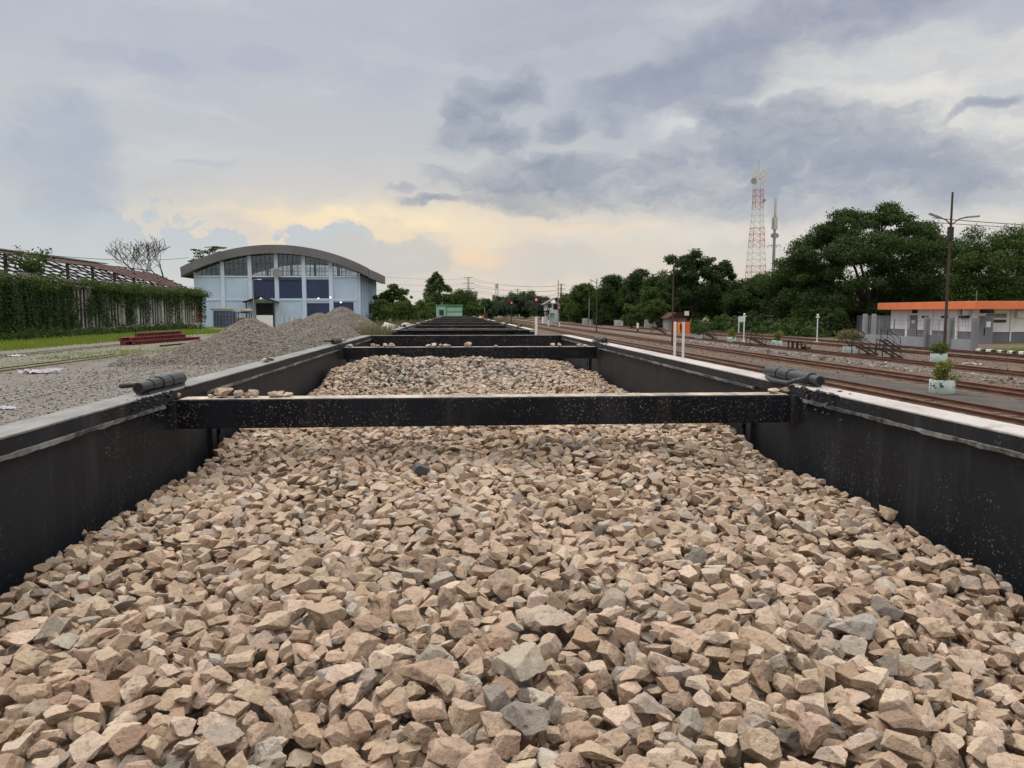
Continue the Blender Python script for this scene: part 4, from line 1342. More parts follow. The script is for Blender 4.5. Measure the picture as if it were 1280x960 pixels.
for x0, x1, s in ((WL_, WL_ + 0.3, -1), (WR_ - 0.3, WR_, 1)):
    m = MB(); m.box((x0, WY0 + 0.303, 0), (x1, WY1 - 0.303, arc(x0 if s < 0 else x1) - 0.45)); sw = m.build('side_wall', 'wall_blue', wh)
    xo = x0 if s < 0 else x1
    for k in range(8):
        y = WY0 + 0.2 + k * (WY1 - WY0 - 0.9) / 7
        MB().box((min(xo + s * 0.003, xo + s * 0.4), y, 0), (max(xo + s * 0.003, xo + s * 0.4), y + 0.5, arc(xo) - 0.3)).build('buttress', 'pilaster_blue', sw)
N = 40
prof_o, prof_i = [], []
for k in range(N + 1):
    x = CXW - hw + 2 * hw * k / N
    prof_i.append((x, arc(x))); prof_o.append((x, arc(x, 0.35)))
m = MB(); m.extrude(prof_i + prof_o[::-1], WY0 - 1.0, WY1 + 1.0); roof = m.build('roof', 'roof_grey', wh)
fo = [(CXW + (x - CXW) * 1.008, z + 1.55) for x, z in prof_i]
for y in (WY0 - 1.6, WY1 + 1.003):
    MB().extrude([(x, z - 0.06) for x, z in prof_i] + fo[::-1], y, y + 0.597).build('fascia', 'roof_grey', roof)
for s in (-1, 1):
    x = CXW + s * hw
    MB().box((min(x, x + s * 0.25), WY0 - 0.997, arc(CXW + hw) - 0.25), (max(x, x + s * 0.25), WY1 + 0.997, arc(CXW + hw) + 1.35)).build('eave', 'roof_grey', roof)
    m = MB()
    for k in range(12):
        y = WY0 + 1 + k * (WY1 - WY0 - 2) / 11
        m.bar((CXW + s * (half + 0.05), y, arc(CXW + half) - 0.5), (CXW + s * (hw - 0.1), y, arc(CXW + hw) - 0.15), 0.15, 0.3)
    m.build('bracket', 'steel_dark', roof)
m = MB()
for k in range(N):
    x0 = CXW - 9 + 18 * k / N; x1 = CXW - 9 + 18 * (k + 1) / N
    m.add([(x0, WY0 + 6, arc(x0, 1.2)), (x1, WY0 + 6, arc(x1, 1.2)), (x1, WY1 - 2, arc(x1, 1.2)), (x0, WY1 - 2, arc(x0, 1.2)), (x0, WY0 + 6, arc(x0, 0.3)), (x1, WY0 + 6, arc(x1, 0.3)), (x1, WY1 - 2, arc(x1, 0.3)), (x0, WY1 - 2, arc(x0, 0.3))],
          [(0, 1, 2, 3), (0, 4, 5, 1), (2, 6, 7, 3)] + ([(0, 3, 7, 4)] if k == 0 else []) + ([(1, 5, 6, 2)] if k == N - 1 else []))
m.build('ridge_cap', 'roof_grey', roof, fixn=False)
for y in (158, 166, 174):                       # steel trusses seen through the clerestory
    m = MB()
    for k in range(16):
        x0 = WL_ + 0.5 + (WR_ - WL_ - 1) * k / 16; x1 = WL_ + 0.5 + (WR_ - WL_ - 1) * (k + 1) / 16
        m.bar((x0, y, arc(x0) - 0.2), (x1, y, arc(x1) - 0.2), 0.25, 0.3)
    m.build('roof_truss', 'steel_dark', wh)
m = MB()                                       # glazing bars of the far clerestory
xk = WL_ + 0.4
while xk < WR_ - 0.3:
    m.box((xk, WY1 - 0.24, z_sill + 0.26), (xk + (0.6 if int((xk - WL_) / 5.3) != int((xk - WL_ - 0.9) / 5.3) else 0.1), WY1 - 0.16, max(z_sill + 0.3, arc(xk) - 0.05))); xk += 0.9
for z in np.arange(z_sill + 1.0, z_ap, 0.8):
    dx_ = math.sqrt(max(0, RAD ** 2 - (z - zc) ** 2)); x0 = max(WL_ + 0.4, CXW - dx_ + 0.2); x1 = min(WR_ - 0.4, CXW + dx_ - 0.2)
    if x1 > x0: m.box((x0, WY1 - 0.155, z), (x1, WY1 - 0.11, z + 0.09))
m.build('clerestory_bars', 'steel_dark', wh)
prof = [(x, min(arc(x) - 0.02, 99)) for x in np.linspace(WL_ + 0.35, WR_ - 0.35, 30)]
prof = [(x, z) for x, z in prof if z > z_sill + 0.3]
MB().extrude([(prof[0][0], z_sill + 0.26)] + prof + [(prof[-1][0], z_sill + 0.26)], WY1 - 0.1, WY1 - 0.08).build('clerestory_pane', 'glazing', wh)
MB().box((WL_ + 0.31, WY1 - 0.32, z_sill + 0.003), (WR_ - 0.31, WY1 - 0.0, z_sill + 0.25)).build('sill_beam', 'pilaster_blue', wh)
MB().box((WL_ + 0.32, WY0 + 0.4, 0.004), (WR_ - 0.32, WY1 - 0.4, 0.03)).build('floor_slab', 'concrete_old', wh)
# porch over the dark door
px0, px1 = at(309, 390, WY0).x, at(350, 390, WY0).x
m = MB(); zt_ = zs(372.5)
m.add([(px0, WY0 - 3.0, zt_ - 0.75), ((px0 + px1) / 2, WY0 - 3.0, zt_ + 0.35), (px1, WY0 - 3.0, zt_ - 0.75), (px0, WY0 - 0.26, zt_ - 0.75), ((px0 + px1) / 2, WY0 - 0.26, zt_ + 0.35), (px1, WY0 - 0.26, zt_ - 0.75),
       (px0, WY0 - 3.0, zt_ - 0.95), ((px0 + px1) / 2, WY0 - 3.0, zt_ + 0.15), (px1, WY0 - 3.0, zt_ - 0.95), (px0, WY0 - 0.26, zt_ - 0.95), ((px0 + px1) / 2, WY0 - 0.26, zt_ + 0.15), (px1, WY0 - 0.26, zt_ - 0.95)],
      [(0, 1, 4, 3), (1, 2, 5, 4), (6, 9, 10, 7), (7, 10, 11, 8), (0, 6, 7, 1), (1, 7, 8, 2), (3, 4, 10, 9), (4, 5, 11, 10), (0, 3, 9, 6), (2, 8, 11, 5)])
m.build('porch_roof', 'steel_dark', wh)
m = MB()
for x in (px0 + 0.6, px1 - 0.6): m.box((x - 0.09, WY0 - 2.8, 0), (x + 0.09, WY0 - 2.62, zt_ - 0.75))
m.build('porch_post', 'steel_dark', wh)
for k in range(6):                              # dark glazing between the pilasters
    xa, xb = wx[k] + (0.32 if k == 0 else 0.365), wx[k + 1] - (0.32 if k == 5 else 0.365)
    pr = [(x, arc(x) - 0.03) for x in np.linspace(xa, xb, 8)]
    pr = [(x, z) for x, z in pr if z > z_sill + 0.35]
    if len(pr) > 2:
        pane = MB().extrude([(pr[0][0], z_sill + 0.255)] + pr + [(pr[-1][0], z_sill + 0.255)], WY0 + 0.12, WY0 + 0.14).build('window_pane', 'glazing_dark', wh)
        m = MB()
        for j in range(1, 5):
            x = xa + (xb - xa) * j / 5
            if arc(x) - 0.05 > z_sill + 0.4: m.box((x - 0.035, WY0 + 0.06, z_sill + 0.26), (x + 0.035, WY0 + 0.117, arc(x) - 0.05))
        for z in (z_sill + 1.3, z_sill + 2.5):
            ok = [x for x, zz in pr if zz > z + 0.1]
            if len(ok) > 1: m.box((ok[0], WY0 + 0.05, z), (ok[-1], WY0 + 0.058, z + 0.05))
        m.build('mullions', 'steel_dark', pane)
hx = at(347, 341, WY0).x; hz = zs(341)
MB().tube([(hx, WY0 - 0.9, hz), (hx, WY0 - 0.27, hz)], [0.75, 0.35], 16).build('horn_speaker', 'concrete_old', wh, smooth='auto')
for px, py in ((326, 372.5), (426, 378), (413, 372), (398, 373)):
    q = at(px, py, WY0 - 0.35)
    MB().lathe([(0.05, -0.16), (0.16, -0.09), (0.18, 0.04), (0.08, 0.14)], (q.x, q.y, q.z), 12).build('wall_lamp', 'lamp_white', wh, smooth='auto')
# awning rail with dark trim over the two navy panels
for a, b in ((2, 3), (3, 4)):
    m = MB(); n = 26; x0, x1 = wx[a] + 0.38, wx[b] - 0.38
    for k in range(n):
        xk = x0 + (x1 - x0) * k / n; m.box((xk, WY0 - 0.12, z_sill - 0.5), (xk + (x1 - x0) / n * 0.6, WY0 - 0.02, z_sill - 0.02))
    m.build('vent_strip', 'window_dark', wh)
for px, py, r_ in ((462, 384, 0.9), (459, 401, 1.0), (466, 403, 0.8)): pass

# ------------------------------------------------------------------ ruined shed with the ivy
SX, SXR = -45.0, -53.0
SY0, SY1 = 66.0, 139.0
ZE, ZR = 2.8 + 0.070 * 45, 2.8 + 0.131 * 53
shed = thing('ruined_shed', 'long derelict shed with a rusted half-bare roof, overgrown by creeper', 'shed', (SX, SY0, 0))
LS = SY1 - SY0
rr = random.Random(9)
n_bay = 16; bay = LS / n_bay
m = MB(); m.box((-0.3, 0, 0), (0.0, LS, 0.9)); m.build('base_wall', 'concrete_light', shed)
for k in range(n_bay + 1):
    y = k * bay
    c = MB().box((-0.5, y - 0.2, 0.903), (0.12, y + 0.2, ZE - 0.25)).build('column', 'concrete_light', shed)
m = MB()
for k in range(n_bay * 5):
    y = k * bay / 5
    if k % 5: m.box((-0.2, y - 0.07, 0.905), (-0.06, y + 0.07, ZE - 0.3))
m.build('wall_slats', 'concrete_light', shed)
MB().box((-0.45, 0, 0.91), (-0.3, LS, ZE - 0.3)).build('wall_infill', 'old_timber', shed)
MB().box((-0.52, -0.2, ZE - 0.248), (0.14, LS + 0.2, ZE)).build('wall_beam', 'concrete_old', shed)
m = MB(); m.box((-0.35, LS - 2.2, 0.912), (0.02, LS + 0.25, 3.7)); m.build('brick_pier', 'brick_red', shed)
m = MB(); m.add([(0.25, 3, 0), (0.25, 9.8, 0), (0.25, 9.5, 1.5), (0.25, 8.5, 3.2), (0.25, 6, 3.8), (0.25, 3, 3.4), (-0.29, 3, 0), (-0.29, 9.8, 0), (-0.29, 9.5, 1.5), (-0.29, 8.5, 3.2), (-0.29, 6, 3.8), (-0.29, 3, 3.4)],
                [(0, 1, 2, 3, 4, 5), (11, 10, 9, 8, 7, 6)] + [(i, i + 6, (i + 1) % 6 + 6, (i + 1) % 6) for i in range(6)])
m.build('broken_pier', 'brick_red', shed)
dxr = SXR - SX
sl = lambda t: (dxr * t, ZE + (ZR - ZE) * t)      # up the roof slope, 0 eave .. 1 ridge
m = MB()
for k in range(n_bay * 2 + 1):
    y = k * bay / 2 + rr.uniform(-0.2, 0.2)
    a, b = sl(-0.08), sl(1.0)
    m.bar((a[0], y, a[1]), (b[0], y + rr.uniform(-0.5, 0.5), b[1] + rr.uniform(-0.15, 0.1)), 0.1, 0.16)
m.build('rafters', 'old_timber', shed)
m = MB()
for t in (0.0, 0.14, 0.28, 0.42, 0.56, 0.7, 0.85, 1.0):
    y = 0.0
    while y < LS:
        l = rr.uniform(4, 12); y1 = min(LS, y + l)
        p, q = sl(t + rr.uniform(-0.025, 0.025)), sl(t + rr.uniform(-0.025, 0.025))
        if rr.random() < 0.88: m.bar((p[0], y, p[1] + 0.15), (q[0], y1, q[1] + 0.15), 0.14, 0.14)
        y = y1
m.build('purlins', 'old_timber', shed)


def tile_patch(name, t0f, t1f, y0, y1, mat, holes=0.0, step=0.8, dz=0.28):
    m = MB(); y = y0
    while y < y1:
        ts = np.arange(t0f(y), t1f(y), 0.1)
        for t in ts:
            if rr.random() < holes: continue
            a, b = sl(t), sl(min(t + 0.112, t1f(y) + 0.012)); j = rr.uniform(-0.02, 0.05)
            m.add([(a[0], y, a[1] + dz + j), (a[0], y + step * 1.02, a[1] + dz + j), (b[0], y + step * 1.02, b[1] + dz), (b[0], y, b[1] + dz), (a[0], y, a[1] + dz + j - 0.05), (a[0], y + step * 1.02, a[1] + dz + j - 0.05), (b[0], y + step * 1.02, b[1] + dz - 0.05), (b[0], y, b[1] + dz - 0.05)],
                  [(0, 1, 2, 3), (7, 6, 5, 4), (0, 4, 5, 1), (1, 5, 6, 2), (2, 6, 7, 3), (3, 7, 4, 0)])
        y += step
    o = m.build(name, mat, shed, fixn=False); o['kind'] = 'stuff'
    return o


tile_patch('roof_tiles', lambda y: 0.84 - 0.05 * math.sin(y * 0.2), lambda y: 1.0, -20, 50, 'red_tiles', 0.06)
tile_patch('roof_tiles', lambda y: max(0.12, 0.78 - (y - 46) * 0.04), lambda y: 1.0 - max(0, (y - 50)) * 0.012, 46, LS - 4, 'red_tiles', 0.05)
tile_patch('roof_tiles', lambda y: 0.02, lambda y: 0.16 + 0.06 * math.sin(y), 0, LS, 'old_timber', 0.35)
tile_patch('roof_tiles', lambda y: 0.1, lambda y: 0.75, -20, 14, 'old_timber', 0.2)
MB().bar((dxr, -20, ZR + 0.36), (dxr, LS - 18, ZR + 0.36), 0.5, 0.14).build('ridge_cap', 'steel_grey', shed)
m = MB()
for k in range(10): m.bar((dxr, k * 7.2, 0), (dxr, k * 7.2, ZR), 0.3)
m.build('roof_post', 'old_timber', shed)
MB().box((dxr * 2 - 0.15, 40, 0), (dxr * 2 + 0.15, LS, 4.0)).build('rear_wall', 'concrete_old', shed)

# ------------------------------------------------------------------ objects on the left
bs = random.Random(21)
ba, bb = on_ground(166, 431.5), on_ground(256, 424)
dirb = (bb - ba).normalized(); sideb = Vector((-dirb.y, dirb.x, 0))
posn = ['bottom front', 'bottom middle', 'bottom rear', 'second layer front', 'second layer rear', 'top']
for k, (o_, z_, l0, l1) in enumerate(((0.0, 0.0, 0, 13), (0.55, 0.0, -0.4, 12.4), (1.15, 0, 0.3, 13.5), (0.25, 0.33, 0.2, 10.5), (0.9, 0.33, -0.3, 11.2), (0.55, 0.66, 1.6, 10.2))):
    t = thing('steel_beam', f'dark red steel girder lying {posn[k]} of the stack on the grass edge', 'steel beam', ba + sideb * o_ + Vector((0, 0, z_)) + dirb * l0, math.atan2(dirb.y, dirb.x), 'stacked red steel girders')
    L_ = l1 - l0
    MB().box((0, -0.13, 0.0), (L_, 0.13, 0.045)).build('flange', 'red_steel', t)
    MB().box((0, -0.13, 0.27), (L_, 0.13, 0.315)).build('flange', 'red_steel', t)
    m = MB(); m.box((0, -0.02, 0.046), (L_, 0.02, 0.269))
    for q in range(int(L_ / 0.6)): m.box((q * 0.6, -0.1, 0.047), (q * 0.6 + 0.05, 0.1, 0.268))
    m.build('web', 'red_steel', t)
lq = on_ground(150, 432)
t = thing('rail_length', 'single long rusty rail lying beside the red girder stack', 'rail', on_ground(200, 433.5), math.atan2(dirb.y, dirb.x))
MB().extrude([(a, b) for a, b in RAIL], 0, 14).build('rail_bar', 'rail_dark', t); t.children[0].rotation_euler = (0, 0, -math.pi / 2)


def crumple(name, c, sx, sy, h, seed, label, mat='litter_white'):
    r = np.random.default_rng(seed); n = 22
    a = np.linspace(-1, 1, n); X, Y = np.meshgrid(a, a, indexing='ij')
    off = r.uniform(0, 50, 3)
    Z = np.array([[abs(mnoise.noise(Vector((x * 2 + off[0], y * 2 + off[1], 0)))) + 0.5 * abs(mnoise.noise(Vector((x * 6 + off[0], y * 6, 1)))) for y in a] for x in a])
    rx = 1 + 0.35 * np.sin(np.arctan2(Y, X) * 3 + seed) + 0.2 * np.sin(np.arctan2(Y, X) * 7)
    V = np.stack([X * sx * rx, Y * sy * rx, Z * h + 0.015], -1).reshape(-1, 3)
    idx = np.arange(n * n).reshape(n, n); q = np.stack([idx[:-1, :-1], idx[1:, :-1], idx[1:, 1:], idx[:-1, 1:]], -1).reshape(-1, 4)
    me = np_mesh(name, V, q); o = link(name, me, mat, None, False); o.location = c
    return tag(o, label, 'litter', 'litter on the yard')


crumple('plastic_sheet', on_ground(48, 467), 0.6, 0.3, 0.3, 1, 'crumpled white and lilac plastic sheet by the old track')
crumple('plastic_sheet', on_ground(70, 463.5), 0.22, 0.2, 0.2, 2, 'small white scrap beside the larger plastic sheet')
crumple('plastic_sheet', on_ground(6, 512), 0.26, 0.14, 0.12, 3, 'white scrap lying on gravel at the photo edge, nearest the wagon')
crumple('plastic_sheet', on_ground(1211, 455.5), 0.3, 0.14, 0.14, 4, 'white scrap on the ground before the grey fence gate')
crumple('plastic_sheet', on_ground(1222, 456.5), 0.18, 0.1, 0.1, 5, 'small pale scrap just past the white one by the gate')
crumple('plastic_sheet', on_ground(20, 445.5), 0.4, 0.25, 0.15, 6, 'faint white scrap on the grey path by the grass')

# blue caged tank in front of the warehouse
q = on_ground(282, 409.5)
t = thing('storage_tank', 'dark blue caged tank with beige cover by the shed end', 'tank', q)
MB().box((-1.7, -1.2, 0.15), (1.5, 1.2, 3.0)).build('tank_body', 'tank_blue', t, bevel=0.12)
m = MB()
for k in range(7): m.bar((-1.75 + k * 0.56, -1.25, 0), (-1.75 + k * 0.56, -1.25, 3.1), 0.07)
for k in range(5): m.bar((-1.8, -1.25, 0.3 + k * 0.68), (1.65, -1.25, 0.3 + k * 0.68), 0.06)
m.build('cage', 'steel_grey', t)
MB().box((-2.2, -1.3, 3.12), (1.2, 1.3, 3.5)).build('cover', 'tarp_beige', t, bevel=0.1)
q = at(296, 389, 141)
m = MB(); lump(m, (0, 0, 0), 1.0, random.Random(2), squash=(1.5, 0.9, 0.42)); o = m.build('tarpaulin_bundle', 'tarp_beige', None, True)
o.location = (q.x - 0.2, 146.2, 3.0); tag(o, 'beige rolled bundle lying on the rusty frame next to blue tank', 'bundle')
t = thing('rusty_frame', 'low rusty frame of scrap beside the blue tank', 'frame', (q.x - 0.2, 146.2, 0))
m = MB()
for a, b in ((-1.2, -0.7), (1.2, -0.7), (-1.2, 0.7), (1.2, 0.7)): m.bar((a, b, 0), (a, b, 2.55), 0.12)
m.build('frame_post', 'steel_dark', t); m = MB(); m.box((-1.4, -0.8, 2.56), (1.4, 0.8, 2.66)); m.build('frame_top', 'steel_dark', t)
MB().box((-1.1, -0.6, 0.4), (1.1, 0.6, 1.7)).build('crate', 'brick_red', t)
q0, q1 = at(320.5, 394, 128), at(341, 394, 128)
t = thing('white_panel', 'plain white board standing before the porch of the blue warehouse', 'board', ((q0.x + q1.x) / 2, 128, 0))
hw_ = (q1.x - q0.x) / 2
MB().box((-hw_, -0.05, 0.15), (hw_, 0.05, q0.z)).build('board', 'white_paint', t)
m = MB()
for x in (-hw_ * 0.8, hw_ * 0.8): m.box((x - 0.06, 0.052, 0), (x + 0.06, 0.17, q0.z - 0.1))
m.build('board_post', 'steel_grey', t)
q = on_ground(332, 409)
t = thing('street_lamp', 'grey twin-headed lamp post before the warehouse porch', 'street lamp', (q.x, 136, 0))
zt_ = at(332, 350, 136).z
MB().tube([(0, 0, 0), (0, 0, zt_)], [0.13, 0.07], 10).build('pole', 'steel_grey', t)
for s in (-1, 1):
    a_ = MB().tube([(0, 0, zt_ - 0.1), (s * 0.5, 0, zt_ + 0.1), (s * 0.8, 0, zt_ + 0.1)], 0.045, 8).build('arm', 'steel_grey', t)
    MB().box((min(s * 0.78, s * 1.5), -0.16, zt_ + 0.02), (max(s * 0.78, s * 1.5), 0.16, zt_ + 0.16)).build('lamp_head', 'white_paint', a_, bevel=0.03)
# low white fence left of the porch
t = thing('mesh_fence', 'low grey mesh fence with white posts before the warehouse wall', 'fence', (at(352, 395, 140).x, 140, 0))
fl = at(378, 395, 140).x - at(352, 395, 140).x
for k in range(5): MB().box((fl * k / 4 - 0.06, -0.06, 0), (fl * k / 4 + 0.06, 0.06, 2.0)).build('post', 'white_paint', t)
m = MB()
for k in range(26): m.bar((fl * k / 26, 0, 0.1), (fl * k / 26, 0, 1.85), 0.02)
for z in (0.2, 1.0, 1.85): m.bar((0, 0, z), (fl, 0, z), 0.035)
m.build('mesh', 'steel_grey', t)
# pale rubble left of the far wagons
for k, (px, py, s_, l) in enumerate(((486, 407, 1.0, 'pale concrete chunk at the end of the rubble, nearest the gravel'), (494, 406, 0.8, 'pale broken slab in the rubble beside the second wagon'),
                                     (505, 405, 0.9, 'grey concrete chunk among dry weeds beside the wagons'), (513, 403, 0.7, 'small pale chunk farthest along the rubble by the wagons'))):
    q = on_ground(px, 426 - k)
    m = MB(); lump(m, (0, 0, 0.4 * s_), s_, random.Random(k + 40), squash=(0.9, 0.8, 0.6)); o = m.build('concrete_chunk', 'concrete_light', None, False)
    o.location = (at(px, py, 84 + k).x, 84 + k * 2, 0.6); o.location.z = 0.1; o.scale = (1, 1, 1.6); tag(o, l, 'rubble', 'concrete rubble by the wagons')

# ------------------------------------------------------------------ green vehicle at the far end of the train
q0, q1 = at(545.5, 382, 77), at(578, 382, 77)
t = thing('rail_vehicle', 'green boxy rail vehicle with one cab window at the end of the train', 'rail vehicle', ((q0.x + q1.x) / 2, 77, 0))
hw_ = (q1.x - q0.x) / 2; zt_ = q0.z
b_ = MB().box((-hw_, 0, 1.1), (hw_, 8.5, zt_)).build('body', 'green_paint', t, bevel=0.06)
cab = MB().box((-hw_ - 0.02, -0.12, 1.15), (-hw_ + 0.95, -0.003, zt_ - 0.06)).build('cab_panel', 'green_light', t)
MB().box((-hw_ + 0.28, -0.15, zt_ - 0.95), (-hw_ + 0.72, -0.123, zt_ - 0.42)).build('window', 'window_dark', cab)
m = MB()
for k in range(4): m.box((-hw_ + 1.05, -0.08, 1.3 + k * 0.52), (hw_ - 0.06, -0.003, 1.3 + k * 0.52 + 0.4))
m.build('louvre_panel', 'green_light', t)
MB().box((-hw_ - 0.08, -0.2, zt_ + 0.003), (hw_ + 0.08, 8.6, zt_ + 0.08)).build('roof', 'green_paint', t)
m = MB(); m.box((-hw_, -0.9, 0.7), (hw_, 9.0, 1.09)); m.build('underframe', 'chassis_paint', t)
for y in (1.5, 6.8):
    m = MB()
    for s in (-1, 1): m.tube([(s * 0.52, y, 0.535), (s * 0.64, y, 0.535)], 0.39, 20)
    m.build('wheelset', 'wheel_steel', t)
for x in (-0.8, 0.8): MB().tube([(x, -1.3, 0.95), (x, -1.18, 0.95), (x, -1.18, 0.95), (x, -0.9, 0.95)], [0.2, 0.2, 0.09, 0.09], 12).build('buffer', 'steel_dark', t)

# small lamp box standing on the wall top of a far wagon
q = at(606.5, 400, 40)
t = thing('marker_lamp', 'dark lamp box with orange reflector on the wall top of a far wagon', 'lamp', (XR + 0.06, 40, ZT - 0.03))
MB().box((-0.05, -0.1, 0.03), (0.18, 0.1, 0.22)).build('lamp_box', 'steel_dark', t, bevel=0.02)
MB().box((-0.12, -0.15, 0.02), (0.02, -0.102, 0.14)).build('reflector', 'orange_board', t)
MB().box((-0.24, -0.15, 0.02), (-0.13, -0.1, 0.13)).build('white_plate', 'white_paint', t)
MB().tube([(0.05, 0.02, 0.3), (0.05, 0.02, 0.55)], 0.015, 6).build('handle', 'steel_grey', t)


# ------------------------------------------------------------------ signals, boards and poles on the right
def signal(px, ytop, Y, label, zw=None):
    q = at(px, ytop, Y)
    t = thing('railway_signal', label, 'railway signal', (q.x, Y, 0), 0, 'red railway signals')
    h = q.z; zw = zw or h * 0.5
    MB().tube([(0, 0, 0), (0, 0, zw)], 0.14, 10).build('mast', 'white_paint', t)
    MB().tube([(0, 0, zw), (0, 0, h - 1.3)], 0.08, 10).build('mast', 'steel_dark', t)
    hd = MB().box((-0.24, -0.02, h - 1.35), (0.24, 0.14, h)).build('head', 'steel_dark', t, bevel=0.05)
    MB().tube([(0, -0.021, h - 0.38), (0, -0.05, h - 0.38)], 0.12, 14).build('red_lens', 'signal_red', hd)
    MB().tube([(0, -0.021, h - 0.9), (0, -0.05, h - 0.9)], 0.11, 14).build('dark_lens', 'window_dark', hd)
    m = MB(); m.tube([(0, -0.3, h - 0.3), (0, -0.02, h - 0.26)], [0.15, 0.15], 12, False); m.build('hood', 'steel_dark', hd)
    MB().box((-0.3, 0.1, h - 1.6), (0.3, 0.5, h - 1.55)).build('platform', 'steel_dark', t)
    return t


signal(670.3, 370, 80, 'tall red-lit signal on a white post, nearest the wagons', at(670, 396, 80).z)
signal(639.5, 375.5, 120, 'red-lit signal left of the tall white-post one, dark mast against trees', 0.8)
signal(699.3, 382, 140, 'red-lit signal beside the two-storey signal cabin', 1.0)
signal(685.5, 384, 150, 'short signal directly before the signal cabin balcony', 1.2)

t = thing('reflector_board', 'orange board with yellow stripe on two white posts beside the wagon wall', 'sign', (at(848, 420, 40).x, 40, 0))
x0 = at(848, 420, 40).x
for px, py in ((844, 402), (854.5, 402.5)):
    q = at(px, py, 40); MB().box((q.x - x0 - 0.055, -0.05, 0), (q.x - x0 + 0.055, 0.05, q.z)).build('post', 'white_paint', t)
qa, qb = at(841.5, 402.5, 40.2), at(862, 416.5, 40.2)
bd = MB().box((qa.x - x0, 0.16, qb.z), (qb.x - x0, 0.2, qa.z)).build('board', 'orange_board', t)
qs = at(848, 402, 40.1), at(850.5, 402, 40.1)
MB().box((qs[0].x - x0, 0.14, qb.z + 0.02), (qs[1].x - x0, 0.158, qa.z - 0.06)).build('stripe', 'board_yellow', bd)
MB().box((qs[1].x - x0 - 0.02, 0.052, qb.z + 0.2), (qs[1].x - x0 + 0.02, 0.139, qa.z - 0.1)).build('bracket', 'steel_dark', t)


def pole(px, pyb, pyt, label, mat, r0=0.1, arms=()):
    b = on_ground(px, pyb); tp = at(px, pyt, b.y)
    t = thing('lamp_pole', label, 'lamp pole', b)
    h = tp.z
    MB().tube([(0, 0, 0), (0, 0, h * 0.6), (0, 0, h)], [r0, r0 * 0.85, r0 * 0.6], 10).build('pole', mat, t)
    for (dx_, z0, z1, l) in arms:
        a_ = MB().tube([(0, 0, z0), (dx_ * 0.5, 0, z0 + (z1 - z0) * 0.75), (dx_, 0, z1)], 0.035, 8).build('arm', mat, t)
        s = 1 if dx_ > 0 else -1
        e = (z1 - z0) * 0.35
        MB().bar((dx_, 0, z1), (dx_ + s * l, 0, z1 + e * 0.4 + (0.18 if s < 0 else 0.0)), 0.16, 0.09).build('lamp_head', 'steel_grey', a_)
    return t


p1 = pole(1179.5, 451, 240, 'tall brown steel pole with two lamp arms by the orange-roofed building', 'pole_brown', 0.09, ((-0.62, 7.7, 8.1, 0.7), (0.9, 7.7, 8.15, 0.75)))
b1 = on_ground(1179.5, 451)
MB().box((-0.12, -0.12, 6.9), (0.12, 0.12, 7.6)).build('bracket_box', 'steel_dark', p1)
pole(840, 432, 332, 'thin dark pole standing just behind the orange board', 'pole_brown', 0.075)
pole(745.5, 415.5, 348, 'thin dark pole with one lamp arm before the far trees', 'pole_brown', 0.09, ((-0.5, 6.6, 7.0, 0.5),))
pole(697.5, 409, 350, 'tall slender grey pole in front of the signal cabin', 'steel_grey', 0.11)
pole(736, 411, 372, 'short white-headed pole among the trees left of the arm-lamp pole', 'steel_grey', 0.07)
for px, yb_, yt_, l in ((1021, 429, 395, 'short white lamp post with crossed head before the big tree'), (929.5, 429, 394, 'short white lamp post beside the small white notice board')):
    b = on_ground(px, yb_); h = at(px, yt_, b.y).z
    t = thing('lamp_post', l, 'lamp post', b, 0, 'short white lamp posts')
    MB().tube([(0, 0, 0), (0, 0, h)], 0.05, 8).build('post', 'white_paint', t)
    MB().box((-0.2, -0.2, 0), (0.2, 0.2, 0.16)).build('base', 'concrete_light', t)
    MB().box((-0.17, -0.05, h - 0.14), (0.17, 0.05, h - 0.05)).build('cross_arm', 'white_paint', t)
    MB().lathe([(0.03, 0), (0.1, 0.05), (0.1, 0.12), (0.03, 0.17)], (0, 0, h), 10).build('lamp_head', 'white_paint', t, smooth='auto')
q0, q1 = at(923, 395.5, 96), at(931.5, 402.5, 96)
t = thing('notice_board', 'small white notice board on two white legs beside a lamp post', 'sign', ((q0.x + q1.x) / 2, 96, 0))
hw_ = (q1.x - q0.x) / 2
MB().box((-hw_, -0.03, q1.z), (hw_, 0.03, q0.z)).build('board', 'white_paint', t)
for s in (-1, 1): MB().box((s * hw_ * 0.75 - 0.05, 0.031, 0), (s * hw_ * 0.75 + 0.05, 0.13, q0.z - 0.1)).build('leg', 'white_paint', t)
b = on_ground(797, 415)
t = thing('marker_post', 'short marker post, white above and dark below, on the far ballast', 'marker post', b)
MB().box((-0.1, -0.1, 0), (0.1, 0.1, 0.5)).build('foot', 'steel_dark', t)
MB().box((-0.14, -0.12, 0.502), (0.14, 0.12, 1.25)).build('plate', 'white_paint', t, bevel=0.03)


